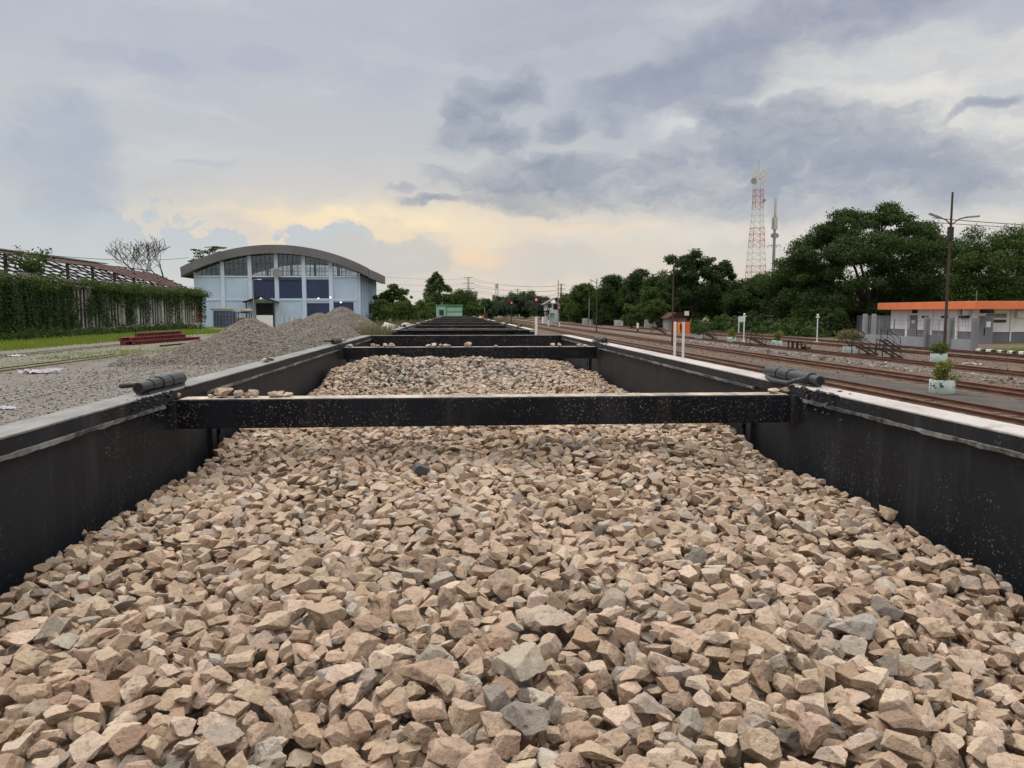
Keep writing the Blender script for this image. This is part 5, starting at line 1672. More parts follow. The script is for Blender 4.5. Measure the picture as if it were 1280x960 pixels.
# ------------------------------------------------------------------ planters
def leaf_cloud(rng, centers, radii, n, size, flat=1.0, up=0.35):
    """leaf-sized faces spread through the volume of several clumps"""
    centers = np.asarray(centers, float); radii = np.asarray(radii, float)
    if radii.ndim == 1: radii = np.stack([radii, radii, radii * flat], 1)
    w_ = radii[:, 0] ** 2; w_ = w_ / w_.sum()
    pick = rng.choice(len(centers), n, p=w_)
    d = rng.normal(size=(n, 3)); d /= np.linalg.norm(d, axis=1)[:, None]
    rad = rng.uniform(0.12, 1.0, n) ** 0.42
    P = centers[pick] + d * radii[pick] * rad[:, None] + rng.normal(0, 0.22, (n, 3)) * radii[pick]
    nrm = d * 0.55 + rng.normal(size=(n, 3)) * 0.65 + np.array([0, 0, up]); nrm /= np.linalg.norm(nrm, axis=1)[:, None]
    t = np.cross(nrm, rng.normal(size=(n, 3))); t /= np.linalg.norm(t, axis=1)[:, None]; b = np.cross(nrm, t)
    s = size * rng.uniform(0.55, 1.3, n)[:, None]
    V = np.stack([P - t * s * 0.62, P - b * s * 0.3 + nrm * s * 0.06, P + t * s * 0.62, P + b * s * 0.3 + nrm * s * 0.06], 1).reshape(-1, 3)
    return V, np.arange(n * 4).reshape(n, 4)


def leaves(name, mat, parent, *a, **k):
    V, Fq = leaf_cloud(*a, **k)
    return link(name, np_mesh(name, V, Fq), mat, parent)


prng = np.random.default_rng(77)
PLANTS = ((1177, 491.5, 'round mint-painted concrete planter nearest the wagon, on dark platform', 0.4, 0.47, 'yellow', 0.36, 0.62, 'leaf_yellow', 'small bushy yellow-green plant in the nearest planter'),
          (1173, 453.5, 'mint concrete planter behind the tall brown pole', 0.42, 0.52, 'ball', 0.5, 0.5, 'leaf_pale', 'round clipped green shrub behind the tall brown pole'),
          (1061.5, 441.5, 'mint concrete planter holding the wide umbrella-shaped shrub', 0.42, 0.48, 'umbrella', 0.95, 1.2, 'leaf_dry', 'wide olive umbrella-shaped shrub beside the portable stairs'),
          (971, 433, 'mint concrete planter beside the low wooden steps', 0.42, 0.5, 'yellow', 0.42, 0.7, 'leaf_yellow', 'sparse yellowish shrub in the planter by the wooden steps'),
          (914.5, 428, 'mint concrete planter with yellow conical shrub, left of the notice board', 0.42, 0.52, 'cone', 0.38, 0.85, 'leaf_yellow', 'bright yellow-green conical shrub beside the notice board'),
          (873.5, 424, 'mint concrete planter under dark flat-topped bush, near the orange board', 0.42, 0.45, 'umbrella', 1.1, 0.9, 'leaf_dark', 'dark flat-topped bush right of the orange board'))
for px, py, lab_, r_, h_, kind, pr, ph, lm, plab in PLANTS:
    b = on_ground(px, py)
    t = thing('planter', lab_, 'planter', b, 0, 'mint concrete planters')
    MB().lathe([(r_ * 0.96, 0), (r_, 0.02), (r_, h_ - 0.02), (r_ * 0.97, h_), (r_ * 0.86, h_), (r_ * 0.85, h_ - 0.07)], (0, 0, 0), 28, False, True).build('ring', 'planter_mint', t, smooth='auto')
    MB().lathe([(0.01, h_ - 0.072), (r_ * 0.86, h_ - 0.075)], (0, 0, 0), 20, False, False).build('soil', 'soil', t)
    pt = thing('potted_shrub', plab, 'shrub', b + Vector((0, 0, h_ - 0.07)), 0, 'shrubs in the planters')
    m = MB(); k_ = 7
    for q in range(k_):
        a = q * 6.28 / k_; e = Vector((math.cos(a) * pr * 0.6, math.sin(a) * pr * 0.6, ph * (0.75 if kind != 'umbrella' else 0.7)))
        m.tube([(0, 0, 0), e * 0.5 + Vector((0, 0, 0.06)), e], [0.02, 0.014, 0.006], 6)
    m.build('stems', 'bark', pt)
    if kind == 'umbrella': cs = [(math.cos(a) * pr * q, math.sin(a) * pr * q, ph * (0.78 - 0.2 * q)) for a in np.arange(0, 6.2, 0.7) for q in (0.25, 0.72)]; rads = [pr * 0.33] * len(cs); nl, ls = 1500, 0.13
    elif kind == 'cone': cs = [(0, 0, ph * f_) for f_ in (0.25, 0.45, 0.65, 0.85)]; rads = [pr * f_ for f_ in (1.0, 0.85, 0.6, 0.35)]; nl, ls = 900, 0.11
    elif kind == 'ball': cs = [(0, 0, ph * 0.75)] + [(math.cos(a) * pr * .5, math.sin(a) * pr * .5, ph * 0.75) for a in np.arange(0, 6.2, 1.0)]; rads = [pr * 0.75] + [pr * 0.5] * 7; nl, ls = 1100, 0.1
    else: cs = [(prng.normal(0, pr * 0.32), prng.normal(0, pr * 0.32), ph * f_) for f_ in np.linspace(0.12, 1.0, 16)]; rads = [pr * 0.4] * 16; nl, ls = 1300, 0.075
    leaves('foliage', lm, pt, prng, cs, rads, nl, ls)

# ------------------------------------------------------------------ portable stairs and wooden steps
def stairs(px, py, label, L=1.5, h=1.0, W=0.8, flip=1, rail=0.0):
    b = on_ground(px, py)
    t = thing('portable_stairs', label, 'stairs', b, 0, 'portable stairs for passengers')
    for y in (-W / 2, W / 2):
        m = MB()
        m.bar((-L / 2, y, h), (L / 2, y, 0.03), 0.06, 0.09)
        m.bar((-L / 2, y, 0), (-L / 2, y, h), 0.05)
        m.bar((-L / 2, y, 0.05), (L / 2, y, 0.05), 0.05)
        m.build('side_frame', 'steel_dark', t)
    for k in range(4):
        f_ = (k + 0.4) / 4
        MB().box((-L / 2 + f_ * L - 0.14, -W / 2 + 0.03, h * (1 - f_) - 0.02), (-L / 2 + f_ * L + 0.14, W / 2 - 0.03, h * (1 - f_) + 0.02)).build('tread', 'steel_dark', t)
    for y in (-W / 2, W / 2):
        m = MB()
        for f_ in (0.05, 0.9): m.bar((-L / 2 + f_ * L, y, h * (1 - f_)), (-L / 2 + f_ * L, y, h * (1 - f_) + 0.5 + rail), 0.035)
        m.bar((-L / 2 + 0.05 * L, y, h * 0.95 + 0.5 + rail), (-L / 2 + 0.9 * L, y, h * 0.1 + 0.5 + rail), 0.035)
        m.bar((-L / 2 + 0.05 * L, y, h * 0.95 + 0.25), (-L / 2 + 0.9 * L, y, h * 0.1 + 0.25), 0.03)
        m.build('handrail', 'steel_dark', t)
    t.scale = (flip, 1, 1)
    return t


stairs(1081, 444, 'dark steel stairs touching the umbrella-shaped shrub', 1.3, 0.75, 0.9)
stairs(1111, 448, 'dark steel stairs with raised handrail, nearest the grey fence', 1.3, 0.7, 0.8, 1, 0.0)
st = stairs(1113, 438, 'dark steel stairs partly hidden behind those nearest the fence', 1.2, 0.8, 0.8, 1, 0.3)
stairs(946, 432.5, 'dark steel stairs standing alone between two planters', 1.5, 0.75, 0.8)
stairs(888, 425, 'dark steel stairs beside the dark flat-topped bush', 1.2, 0.7, 0.8)
stairs(824, 418, 'far dark steel stairs left of the thin pole', 1.9, 1.0, 0.9)
b = on_ground(1000, 438)
t = thing('wooden_steps', 'low dark brown three-tier wooden steps beside a mint planter', 'steps', b)
for x0, x1, z0, z1 in ((-0.45, 0.0, 0.62, 0.7), (-0.1, 0.3, 0.4, 0.46), (0.3, 0.65, 0.02, 0.28)): MB().box((x0, -0.35, z0), (x1, 0.35, z1)).build('tread', 'pole_brown', t)
m = MB()
for x, h in ((-0.75, 0.7), (-0.4, 0.62), (-0.05, 0.6), (0.25, 0.4)):
    for y in (-0.3, 0.3): m.box((x - 0.04, y - 0.04, 0), (x + 0.04, y + 0.04, h))
m.box((-0.75, -0.28, 0.64), (-0.46, 0.28, 0.69))
m.build('leg', 'old_timber', t)

# ------------------------------------------------------------------ building with the orange roof edge
BX0, BYN, BYF = 47.2, 66.2, 79.8
t = thing('station_building', 'white and grey flat-roofed building with a bright orange roof edge', 'building', (BX0, BYN, 0))
LB = BYF - BYN; WB = 12.0
zf0, zf1 = 3.05, 3.76; zg = at(1180, 413.5, 72).z
w1 = MB().box((0, 0, zg + 0.002), (WB, LB, zf0 + 0.1)).build('upper_wall', 'white_wall', t)
MB().box((-0.03, -0.03, 0), (WB + 0.03, LB + 0.03, zg)).build('lower_wall', 'grey_wall', t)
MB().box((-0.045, -0.045, zg - 0.03), (WB + 0.045, LB + 0.045, zg + 0.03)).build('trim_line', 'red_steel', t)
MB().box((-1.1, -1.5, zf0), (WB + 1, LB + 0.8, zf1)).build('roof_edge', 'orange_paint', t, bevel=0.02)
MB().box((-1.0, -1.4, zf1 - 0.15), (WB + 0.9, LB + 0.7, zf1 + 0.03)).build('roof', 'roof_grey', t)


def yb_at(px):
    d = ray(px, 400); return d.y / d.x * BX0 - BYN


def facade(px0, px1, py0, py1, name, mat, out_=0.04, par=None, lab_=None):
    y1, y0 = yb_at(px0), yb_at(px1); Y = BYN + (y0 + y1) / 2
    z1, z0 = at(px0, py0, Y).z, at(px0, py1, Y).z
    o = MB().box((-out_, y0, max(z0, 0.02)), (-0.031 if out_ > 0.031 else -0.002, y1, z1)).build(name, mat, par or t)
    if lab_: o['label'] = lab_
    return o


d1 = facade(1138, 1147, 394, 424, 'door', 'grey_wall', 0.09); facade(1141, 1144.5, 400.5, 404, 'notice', 'white_paint', 0.105, d1)
d2 = facade(1223.5, 1242.5, 395, 430, 'door', 'grey_wall', 0.09); facade(1234.5, 1240, 402, 409, 'notice', 'white_paint', 0.105, d2); facade(1232, 1233.2, 410, 419, 'handle', 'window_dark', 0.12, d2)
facade(1140, 1146.5, 387, 391.5, 'window', 'window_dark', 0.07); facade(1225, 1243, 386.5, 391.5, 'window', 'window_dark', 0.07)
for a, b in ((1152.5, 1161), (1176.5, 1186)): facade(a, b, 395, 397.5, 'vent', 'window_dark', 0.06)
facade(1201, 1206, 386.5, 393.5, 'window', 'window_dark', 0.07)
ac = facade(1206.5, 1214, 386.5, 394, 'air_conditioner', 'white_paint', 0.35); facade(1202, 1212, 394.8, 397.5, 'bracket', 'steel_dark', 0.3, ac)
for px in (1133.5, 1164.5, 1196.5, 1218): facade(px, px + 2.2, 386, 428, 'pilaster', 'white_wall', 0.16)
# end wall facing the tracks' near end
MB().box((1.0, -0.1, 2.3), (2.9, -0.031, 2.65)).build('vent', 'concrete_old', t); MB().box((1.0, -0.08, 1.85), (2.9, -0.031, 2.1)).build('vent', 'window_dark', t)
MB().box((3.3, -0.1, 0.1), (3.42, -0.031, 3.0)).build('pipe', 'white_paint', t)
a2 = MB().box((3.7, -0.4, 2.3), (4.6, -0.06, 2.9)).build('air_conditioner', 'white_paint', t)
MB().tube([(0.6, 0.9, zf1), (0.6, 0.9, zf1 + 1.0)], 0.025, 6).build('antenna', 'steel_grey', t)
t = thing('screen_wall', 'plain grey boarded wall continuing behind the fence from the orange-edged building', 'wall', (47.4, 80.2, 0))
MB().box((0, 0, 0), (0.3, 7.0, 2.4)).build('panel', 'grey_wall', t)
m = MB()
for k in range(7): m.box((-0.05, k * 1.0, 0.05), (-0.002, k * 1.0 + 0.06, 2.38))
m.build('batten', 'pillar_grey', t)
for px, l in ((1080, 'grey concrete pillar at the far end of the fence, outermost of two'), (1091, 'grey concrete pillar at the far end of the fence, inner of two')):
    b = at(px, 432, 67.5)
    o = MB().box((-0.16, -0.16, 0), (0.16, 0.16, at(px, 392.5, 67.5).z)).build('gate_pillar', 'fence_grey', None, bevel=0.03); o.location = (b.x, 67.5, 0); tag(o, l, 'pillar', 'pillars of the grey fence')

FX = 36.6
t = thing('boundary_fence', 'long low grey wall topped with wire mesh before the orange-edged building', 'fence', (FX, 51.6, 0))
gy0, gy1 = 54.2, 56.9                       # gate
for a, b in ((51.6, 54.05), (57.05, 66.8)):
    MB().box((0, a - 51.6, 0), (0.18, b - 51.6, 0.82)).build('low_wall', 'fence_grey', t)
    m = MB(); n = int((b - a) / 0.28)
    for k in range(n + 1): m.bar((0.09, a - 51.6 + k * (b - a) / n, 0.82), (0.09, a - 51.6 + k * (b - a) / n, 2.15), 0.012)
    for z in (1.0, 1.4, 1.8, 2.13): m.bar((0.09, a - 51.6, z), (0.09, b - 51.6, z), 0.014)
    m.build('wire_mesh', 'steel_grey', t)
    for k in range(int((b - a) / 2.2) + 1): MB().box((0.05, a - 51.6 + k * 2.2, 0.822), (0.13, a - 51.6 + k * 2.2 + 0.07, 2.2)).build('post', 'pillar_grey', t)
for y in (51.45, 54.1, 57.0): MB().box((-0.1, y - 51.6 - 0.16, 0), (0.28, y - 51.6 + 0.16, 2.42)).build('pillar', 'pillar_grey', t, bevel=0.02)
gt = MB().box((0.08, gy0 + 0.08 - 51.6, 0.15), (0.12, gy1 - 0.08 - 51.6, 1.0)).build('gate', 'grey_wall', t)
m = MB(); a, b = gy0 + 0.08 - 51.6, gy1 - 0.08 - 51.6
for z in (1.04, 2.2): m.bar((0.1, a, z), (0.1, b, z), 0.05)
for y in (a, (a + b) / 2, b): m.bar((0.1, y, 0.12), (0.1, y, 2.2), 0.05)
for k in range(14): m.bar((0.1, a + (b - a) * k / 14, 1.05), (0.1, a + (b - a) * k / 14, 2.2), 0.012)
m.build('gate_frame', 'steel_grey', gt)
# painted kerb stones by the lawn at the right edge
for k in range(12):
    o = MB().box((-0.15, -0.2, 0), (0.15, 0.2, 0.22)).build('kerb_stone', 'white_paint' if k % 2 == 0 else 'kerb_black', None, bevel=0.03)
    o.location = (36.7 + 0.04 * k, 50.9 - k * 0.46, 0)
    tag(o, ('white' if k % 2 == 0 else 'black') + f' painted kerb stone by the lawn, {["first", "second", "third", "fourth", "fifth", "sixth"][k // 2]} of its colour from the fence', 'kerb stone', 'painted kerb stones')
blades('lawn', [(37.1, 41, 44, 51.3, 3500, 0.1, 0.35, 0.04)], 'grass_blades', 'small green lawn behind the painted kerb stones', 14)

# ------------------------------------------------------------------ far cabins, towers, pylons
q = at(691, 404, 190)
t = thing('signal_cabin', 'two-storey signal cabin with dark pitched roof and balcony beyond the signals', 'signal cabin', (q.x, 190, 0))
MB().box((-0.6, 0, 0), (1.7, 6, 3.2)).build('lower_storey', 'teal_white', t)
up = MB().box((-1.6, 0, 3.202), (1.7, 6, 5.0)).build('upper_storey', 'teal_white', t)
MB().box((-1.3, -0.05, 3.9), (-0.3, -0.003, 4.8)).build('window', 'window_dark', up); MB().box((0.1, -0.05, 3.4), (1.3, -0.003, 4.8)).build('window', 'window_dark', up)
m = MB(); m.extrude([(-2.3, 4.75), (0.9, 6.5), (2.3, 5.2), (2.3, 5.05), (0.9, 6.3), (-2.3, 4.6)], -1.0, 7.0); m.build('roof', 'roof_grey', t)
bl = MB().box((-2.2, -1.2, 2.5), (0.4, -0.003, 2.62)).build('balcony', 'concrete_light', t)
m = MB()
for k in range(5): m.bar((-2.15 + k * 0.6, -1.15, 2.62), (-2.15 + k * 0.6, -1.15, 3.4), 0.06)
m.bar((-2.2, -1.15, 3.4), (0.35, -1.15, 3.4), 0.06); m.build('railing', 'white_paint', bl)
for x in (-2.0, -0.9): MB().box((x - 0.12, -1.1, 0), (x + 0.12, -0.86, 2.498)).build('post', 'concrete_light', t)
MB().box((-2.4, 0.5, 0), (-1.1, 3, 1.6)).build('lean_to', 'white_wall', t)

q0, q1 = at(833, 397, 110), at(860, 397, 110)
t = thing('red_roof_hut', 'small hut with a faded red roof beyond the orange board', 'hut', ((q0.x + q1.x) / 2, 110, 0))
hw_ = (q1.x - q0.x) / 2; z0 = q0.z
MB().box((-hw_ * 0.8, 0, 0), (hw_ * 0.85, 3, z0)).build('wall', 'concrete_old', t)
m = MB(); m.extrude([(-hw_ * 1.0, z0 - 0.1), (-hw_ * 0.2, z0 + 0.75), (hw_ * 0.9, z0 + 0.75), (hw_ * 1.0, z0 + 0.1), (hw_ * 0.9, z0 + 0.02)], -0.6, 3.5); m.build('roof', 'red_tiles', t)
MB().box((hw_ * 0.55, -0.7, z0 + 0.3), (hw_ * 0.95, -0.602, z0 + 0.95)).build('gable_sign', 'white_paint', t)
MB().box((-hw_ * 0.3, -0.06, 0), (hw_ * 0.1, -0.003, z0 * 0.75)).build('door', 'old_timber', t)
q = at(969, 396, 112)
t = thing('grey_roof_house', 'low house with grey sheet roof half hidden under the trees', 'house', (q.x, 112, 0))
MB().box((-2.2, 0, 0), (2.2, 5, 1.9)).build('wall', 'concrete_old', t)
m = MB(); m.extrude([(-2.6, 1.8), (-1.0, q.z + 0.3), (2.6, q.z + 0.1), (2.6, q.z - 0.05), (-1.0, q.z + 0.1), (-2.6, 1.65)], -0.5, 5.4); m.build('roof', 'concrete_light', t)
m = MB()
for k in range(9): m.box((-4.3 + k * 0.35, -0.8, 0), (-4.2 + k * 0.35, -0.72, 1.5))
m.build('fence_slats', 'old_timber', t)
# pale boundary wall pieces at the foot of the far trees
for k, (px0, px1, py, pyb, l) in enumerate(((728, 735, 398, 406, 'leftmost pale wall piece at the foot of the far trees'), (737, 748, 399.5, 406.5, 'second pale wall piece, behind the arm-lamp pole'), (768, 779, 400, 408, 'third pale wall piece, right of the rust-red shack'), (806, 822, 399.5, 410, 'broadest pale wall piece near the far stairs'))):
    Y = on_ground(px0, pyb).y; a, b = at(px0, py, Y), at(px1, py, Y)
    o = MB().box((0, 0, 0), (b.x - a.x, 0.25, a.z)).build('garden_wall', 'concrete_light', None); o.location = (a.x, Y, 0); tag(o, l, 'wall', 'pale walls at the foot of the trees')
q0, q1 = at(757, 399, 160), at(765, 407, 160)
t = thing('red_shack', 'rust-red shack at the foot of the far trees', 'shack', (q0.x, 160, 0))
MB().box((0, 0, 0), (q1.x - q0.x, 2, q0.z)).build('wall', 'red_steel', t); MB().box((-0.2, -0.2, q0.z + 0.002), (q1.x - q0.x + 0.2, 2.2, q0.z + 0.12)).build('roof', 'roof_grey', t)


def lattice(m, base_w, top_w, z0, z1, n, r, diag=True):
    for k in range(n):
        f0, f1 = k / n, (k + 1) / n
        a0, a1 = base_w + (top_w - base_w) * f0, base_w + (top_w - base_w) * f1
        za, zb = z0 + (z1 - z0) * f0, z0 + (z1 - z0) * f1
        c0 = [(sx * a0 / 2, sy * a0 / 2, za) for sx, sy in ((-1, -1), (1, -1), (1, 1), (-1, 1))]
        c1 = [(sx * a1 / 2, sy * a1 / 2, zb) for sx, sy in ((-1, -1), (1, -1), (1, 1), (-1, 1))]
        for i in range(4):
            j = (i + 1) % 4
            m.bar(c0[i], c1[i], r * 1.5); m.bar(c1[i], c1[j], r)
            if diag: m.bar(c0[i], c1[j], r * 0.8); m.bar(c0[j], c1[i], r * 0.8)
    return m


q = at(948.5, 213, 210)
t = thing('telecom_tower', 'red and white lattice telecom tower with antennas at its top', 'telecom tower', (q.x, 210, 0))
H_ = q.z; seg = 8
for k in range(seg):
    f0, f1 = k / seg, (k + 1) / seg
    wf = lambda f: 5.6 + (2.1 - 5.6) * min(1, f * 1.25)
    lattice(MB(), wf(f0), wf(f1), H_ * f0, H_ * f1 - 0.01, 3 if k > 1 else 2, 0.075).build('tower_section', 'tower_red' if k % 2 == 0 else 'tower_white', t)
for a_, z_, h_ in ((-0.4, 0.93, 2.6), (1.0, 0.95, 2.6), (2.2, 0.93, 2.6), (3.6, 0.95, 2.6), (4.8, 0.94, 2.6)):
    c = (math.cos(a_) * 1.7, math.sin(a_) * 1.7, H_ * z_)
    MB().box((c[0] - 0.22, c[1] - 0.15, c[2] - 0.2), (c[0] + 0.22, c[1] + 0.15, c[2] + h_)).build('antenna_panel', 'tower_white', t)
for dx_, z_ in ((-1.9, 0.925), (1.2, 0.80)):
    MB().tube([(dx_, -1.5, H_ * z_), (dx_, -1.1, H_ * z_)], [0.9 if dx_ < 0 else 0.5, 0.3], 16).build('dish', 'steel_grey', t, smooth='auto')
MB().tube([(0, 0, H_), (0, 0, H_ + 2.6)], 0.06, 6).build('lightning_rod', 'steel_grey', t)
q = at(969.5, 249, 182)
t = thing('antenna_mast', 'slim grey antenna monopole beside the lattice telecom tower', 'antenna mast', (q.x, 182, 0)); H_ = q.z
MB().tube([(0, 0, 0), (0, 0, H_ - 12), (0, 0, H_)], [0.55, 0.35, 0.25], 12).build('mast', 'steel_grey', t)
MB().tube([(0, 0, H_ - 4), (0, 0, H_)], 0.32, 12).build('radome', 'concrete_light', t)
for k in range(3):
    a_ = k * 2.09 + 0.4; c = (math.cos(a_) * 0.45, math.sin(a_) * 0.45)
    MB().box((c[0] - 0.28, c[1] - 0.2, H_ - 7.2), (c[0] + 0.28, c[1] + 0.2, H_ - 4.3)).build('antenna_panel', 'concrete_light', t)
    MB().tube([(c[0] * 1.2, c[1] * 1.2 - 0.4, H_ - 8.7), (c[0] * 1.2, c[1] * 1.2, H_ - 8.7)], [0.55, 0.3], 14).build('dish', 'concrete_old', t)
m = lattice(MB(), 2.2, 2.2, H_ - 11.6, H_ - 11.0, 1, 0.07, False); m.build('platform', 'steel_grey', t)
for px, py, l in ((621, 355, 'tiny distant white telecom tower between the two tree masses'), (617.5, 369, 'tiny distant dark mast left of the white telecom tower')):
    q = at(px, py, 520); t = thing('far_tower', l, 'telecom tower', (q.x, 520, 0))
    lattice(MB(), 3.0, 1.6, 0, q.z, 8, 0.22).build('lattice', 'tower_white' if py < 360 else 'pylon_grey', t)
    MB().box((-1.2, -0.4, q.z - 3), (1.2, 0.4, q.z)).build('antenna_panel', 'tower_white' if py < 360 else 'pylon_grey', t)


def pylon(px, py, Y, label):
    q = at(px, py, Y); H = q.z
    t = thing('power_pylon', label, 'power pylon', (q.x, Y, 0), 0, 'distant power pylons')
    lattice(MB(), H * 0.17, H * 0.05, 0, H * 0.55, 4, 0.2).build('lower_tower', 'pylon_grey', t)
    lattice(MB(), H * 0.05, H * 0.03, H * 0.55, H, 5, 0.2).build('upper_tower', 'pylon_grey', t)
    ends = []
    for f_, w_ in ((0.7, 0.17), (0.84, 0.15), (0.985, 0.13)):
        z = H * f_; m = MB()
        for s in (-1, 1): m.bar((0, 0, z + 0.6), (s * H * w_, 0, z), 0.25); m.bar((0, 0, z - 0.2), (s * H * w_, 0, z), 0.25)
        m.build('cross_arm', 'pylon_grey', t); ends += [(q.x - H * w_, Y, z - 1), (q.x + H * w_, Y, z - 1)]
    return ends


e1 = pylon(585.5, 346.5, 620, 'distant lattice power pylon above the trees at the end of the train')
e2 = pylon(701.5, 355, 640, 'distant lattice power pylon above the signal cabin')
e3 = pylon(647, 361.5, 900, 'farthest power pylon, its top just above the rounded trees')
e4 = pylon(267, 308, 420, 'power pylon top showing behind the warehouse roof')


def wire(label, p, q, sag, r=0.05, n=16):
    p, q = Vector(p), Vector(q)
    pts = [p.lerp(q, k / n) - Vector((0, 0, sag * 4 * (k / n) * (1 - k / n))) for k in range(n + 1)]
    o = MB().tube(pts, r, 4).build('power_cable', 'steel_dark', None, fixn=False)
    return tag(o, label, 'cable', 'overhead cables')


nm = ['low arm, left', 'low arm, right', 'middle arm, left', 'middle arm, right', 'top arm, left', 'top arm, right']
for k in range(6):
    wire(f'thin far power line between the two main pylons, {nm[k]}', e1[k], e2[k], 3.0, 0.07)
for k in (0, 2, 4):
    wire(f'thin far power line running off left of the first pylon, {nm[k].split(",")[0]}', e1[k], (e4[k][0], e4[k][1], e4[k][2]), 5.0, 0.06, 24)
    wire(f'thin far power line leaving the second pylon rightwards, {nm[k + 1].split(",")[0]}', e2[k + 1], (e2[k][0] + 260, 700, e2[k + 1][2] + 2), 5.0, 0.06)
a = at(1211, 272.5, 44); b = at(1290, 272.8, 44)
wire('upper of two cables running from the tall brown pole to the right', (b1.x + 0.5, 44.3, at(1190, 272.5, 44.3).z), (b1.x + 24, 48, at(1190, 272.5, 44).z + 0.2), 0.35, 0.022)
wire('lower of two cables running from the tall brown pole to the right', (b1.x + 0.1, 44.3, at(1190, 277.5, 44.3).z), (b1.x + 24, 48, at(1190, 277.5, 44).z + 0.1), 0.25, 0.018)
wire('thin cable crossing the sky above the ruined shed', at(40, 317, 90), at(236, 322, 150), 0.6, 0.035)
# ------------------------------------------------------------------ trees
trng = np.random.default_rng(31)


def tree(name, label, px, pyt, Y, wpx, mat, kind='round', bottom=0.25, n=9000, leaf=0.5, group=None, seed=0, bark='bark', depth=1.0, X=None):
    r = np.random.default_rng(100 + seed + int(px))
    q = at(px, pyt, Y); x = q.x if X is None else X
    H = q.z; rx = wpx * Y / F_PX / 2
    t = thing(name, label, 'tree', (x, Y, 0), 0, group)
    z0 = H * bottom; cz = (H + z0) / 2; rz = (H - z0) / 2
    cs, rs_ = [], []
    nc = {'round': 120, 'umbrella': 260, 'tall': 110, 'loose': 85, 'bush': 70, 'cone': 130}[kind]
    for k in range(nc):
        d = r.normal(size=3); d /= np.linalg.norm(d)
        f = r.uniform(0.3, 1.0) ** 0.7 * 0.95
        if kind == 'umbrella':
            a = r.uniform(0, 6.283); f = math.sqrt(r.uniform(0, 1)) * 0.92
            zz = cz + rz * (1.0 - f ** 2.2 * 1.1) * r.uniform(0.55, 0.93) if k % 5 < 2 else cz + rz * r.uniform(-0.98, 0.4)
            c = (math.cos(a) * f * rx, math.sin(a) * f * rx * depth, zz); rad = rx * r.uniform(0.07, 0.17); rr_ = (rad, rad, rad * 0.48)
        elif kind == 'tall':
            h = r.uniform(-0.95, 0.9); wd = (1 - max(0, h) ** 1.5 * 0.75) * (0.75 if h < -0.5 else 1)
            a = r.uniform(0, 6.283); f = math.sqrt(r.uniform(0.1, 1)) * 0.8 * wd
            c = (math.cos(a) * f * rx, math.sin(a) * f * rx * depth, cz + h * rz); rad = min(rx, rz) * r.uniform(0.1, 0.27); rr_ = (rad, rad, rad * 0.8)
        elif kind == 'cone':
            h = r.uniform(0, 1) ** 1.3; a = r.uniform(0, 6.283); f = math.sqrt(r.uniform(0.05, 1)) * (1 - h) ** 0.8 * 0.95
            c = (math.cos(a) * f * rx, math.sin(a) * f * rx * depth, z0 + h * 2 * rz * 0.97); rad = rx * r.uniform(0.08, 0.2) * (1.05 - 0.6 * h); rr_ = (rad, rad, rad * 0.9)
        elif kind == 'loose':
            c = (d[0] * f * rx, d[1] * f * rx * depth, cz + d[2] * f * rz); rad = rx * r.uniform(0.07, 0.19); rr_ = (rad, rad, rad * 0.75)
        else:
            dz_ = d[2] if d[2] > -0.3 else d[2] * 0.8
            c = (d[0] * f * rx, d[1] * f * rx * depth, cz + dz_ * f * rz); rad = min(rx, rz * 1.3) * r.uniform(0.1, 0.28); rr_ = (rad, rad, rad * 0.8)
        cs.append(c); rs_.append(rr_)
    cs = np.array(cs); rs_ = np.array(rs_)
    V, Fq = leaf_cloud(r, cs, rs_, int(n * 2.1), leaf * 0.6)
    keep = V[:, 2] > 0.02
    V[:, 2] = np.maximum(V[:, 2], 0.03)
    link('crown', np_mesh('crown', V, Fq), mat, t)
    tr = max(0.12, H * 0.02) * (1.5 if kind == 'umbrella' else 1)
    zt_ = z0 + rz * 0.35
    m = MB(); m.tube([(0, 0, -0.1), (0.05, 0, zt_ * 0.4), (0.1 * tr, 0.1, zt_)], [tr * 1.25, tr, tr * 0.75], 10)
    tk = m.build('trunk', bark, t, smooth='auto')
    m = MB()
    for k in r.choice(len(cs), min(14, len(cs)), replace=False):
        c = Vector(cs[k]); s = Vector((0, 0, zt_ * r.uniform(0.6, 1.0)))
        mid = s.lerp(c, 0.5) + Vector((0, 0, rz * 0.1))
        m.tube([s, mid, c], [tr * 0.5, tr * 0.32, tr * 0.1], 6)
    m.build('limbs', bark, tk, fixn=False)
    return t


GR = 'trees along the far side of the yard'
tree('rain_tree', 'huge dark spreading tree rising behind the orange-edged building', 1094, 252, 92, 215, 'leaf_dark', 'umbrella', 0.06, 60000, 0.42, GR, 1)
tree('broadleaf_tree', 'broad dark tree at the photo edge, beyond the tall brown pole', 1245, 281, 98, 125, 'leaf_mid', 'round', 0.05, 26000, 0.45, GR, 2)
tree('broadleaf_tree', 'dark tree cut by the photo edge, behind the orange-edged building', 1325, 300, 104, 110, 'leaf_dark', 'round', 0.05, 14000, 0.5, GR, 3)
tree('broadleaf_tree', 'rounded dark tree just left of the huge spreading tree', 1005, 316, 104, 110, 'leaf_dark', 'round', 0.03, 24000, 0.45, GR, 4)
tree('broadleaf_tree', 'lower dark tree directly below the lattice telecom tower', 940, 345, 118, 80, 'leaf_dark', 'round', 0.03, 15000, 0.48, GR, 5)
tree('broadleaf_tree', 'tall gappy tree with sky showing through, behind the orange board', 868, 310, 126, 92, 'leaf_dark', 'loose', 0.12, 17000, 0.5, GR, 66)
tree('broadleaf_tree', 'narrow tree between the gappy tall tree and the telecom tower', 905, 322, 130, 42, 'leaf_dark', 'tall', 0.05, 9000, 0.5, GR, 7)
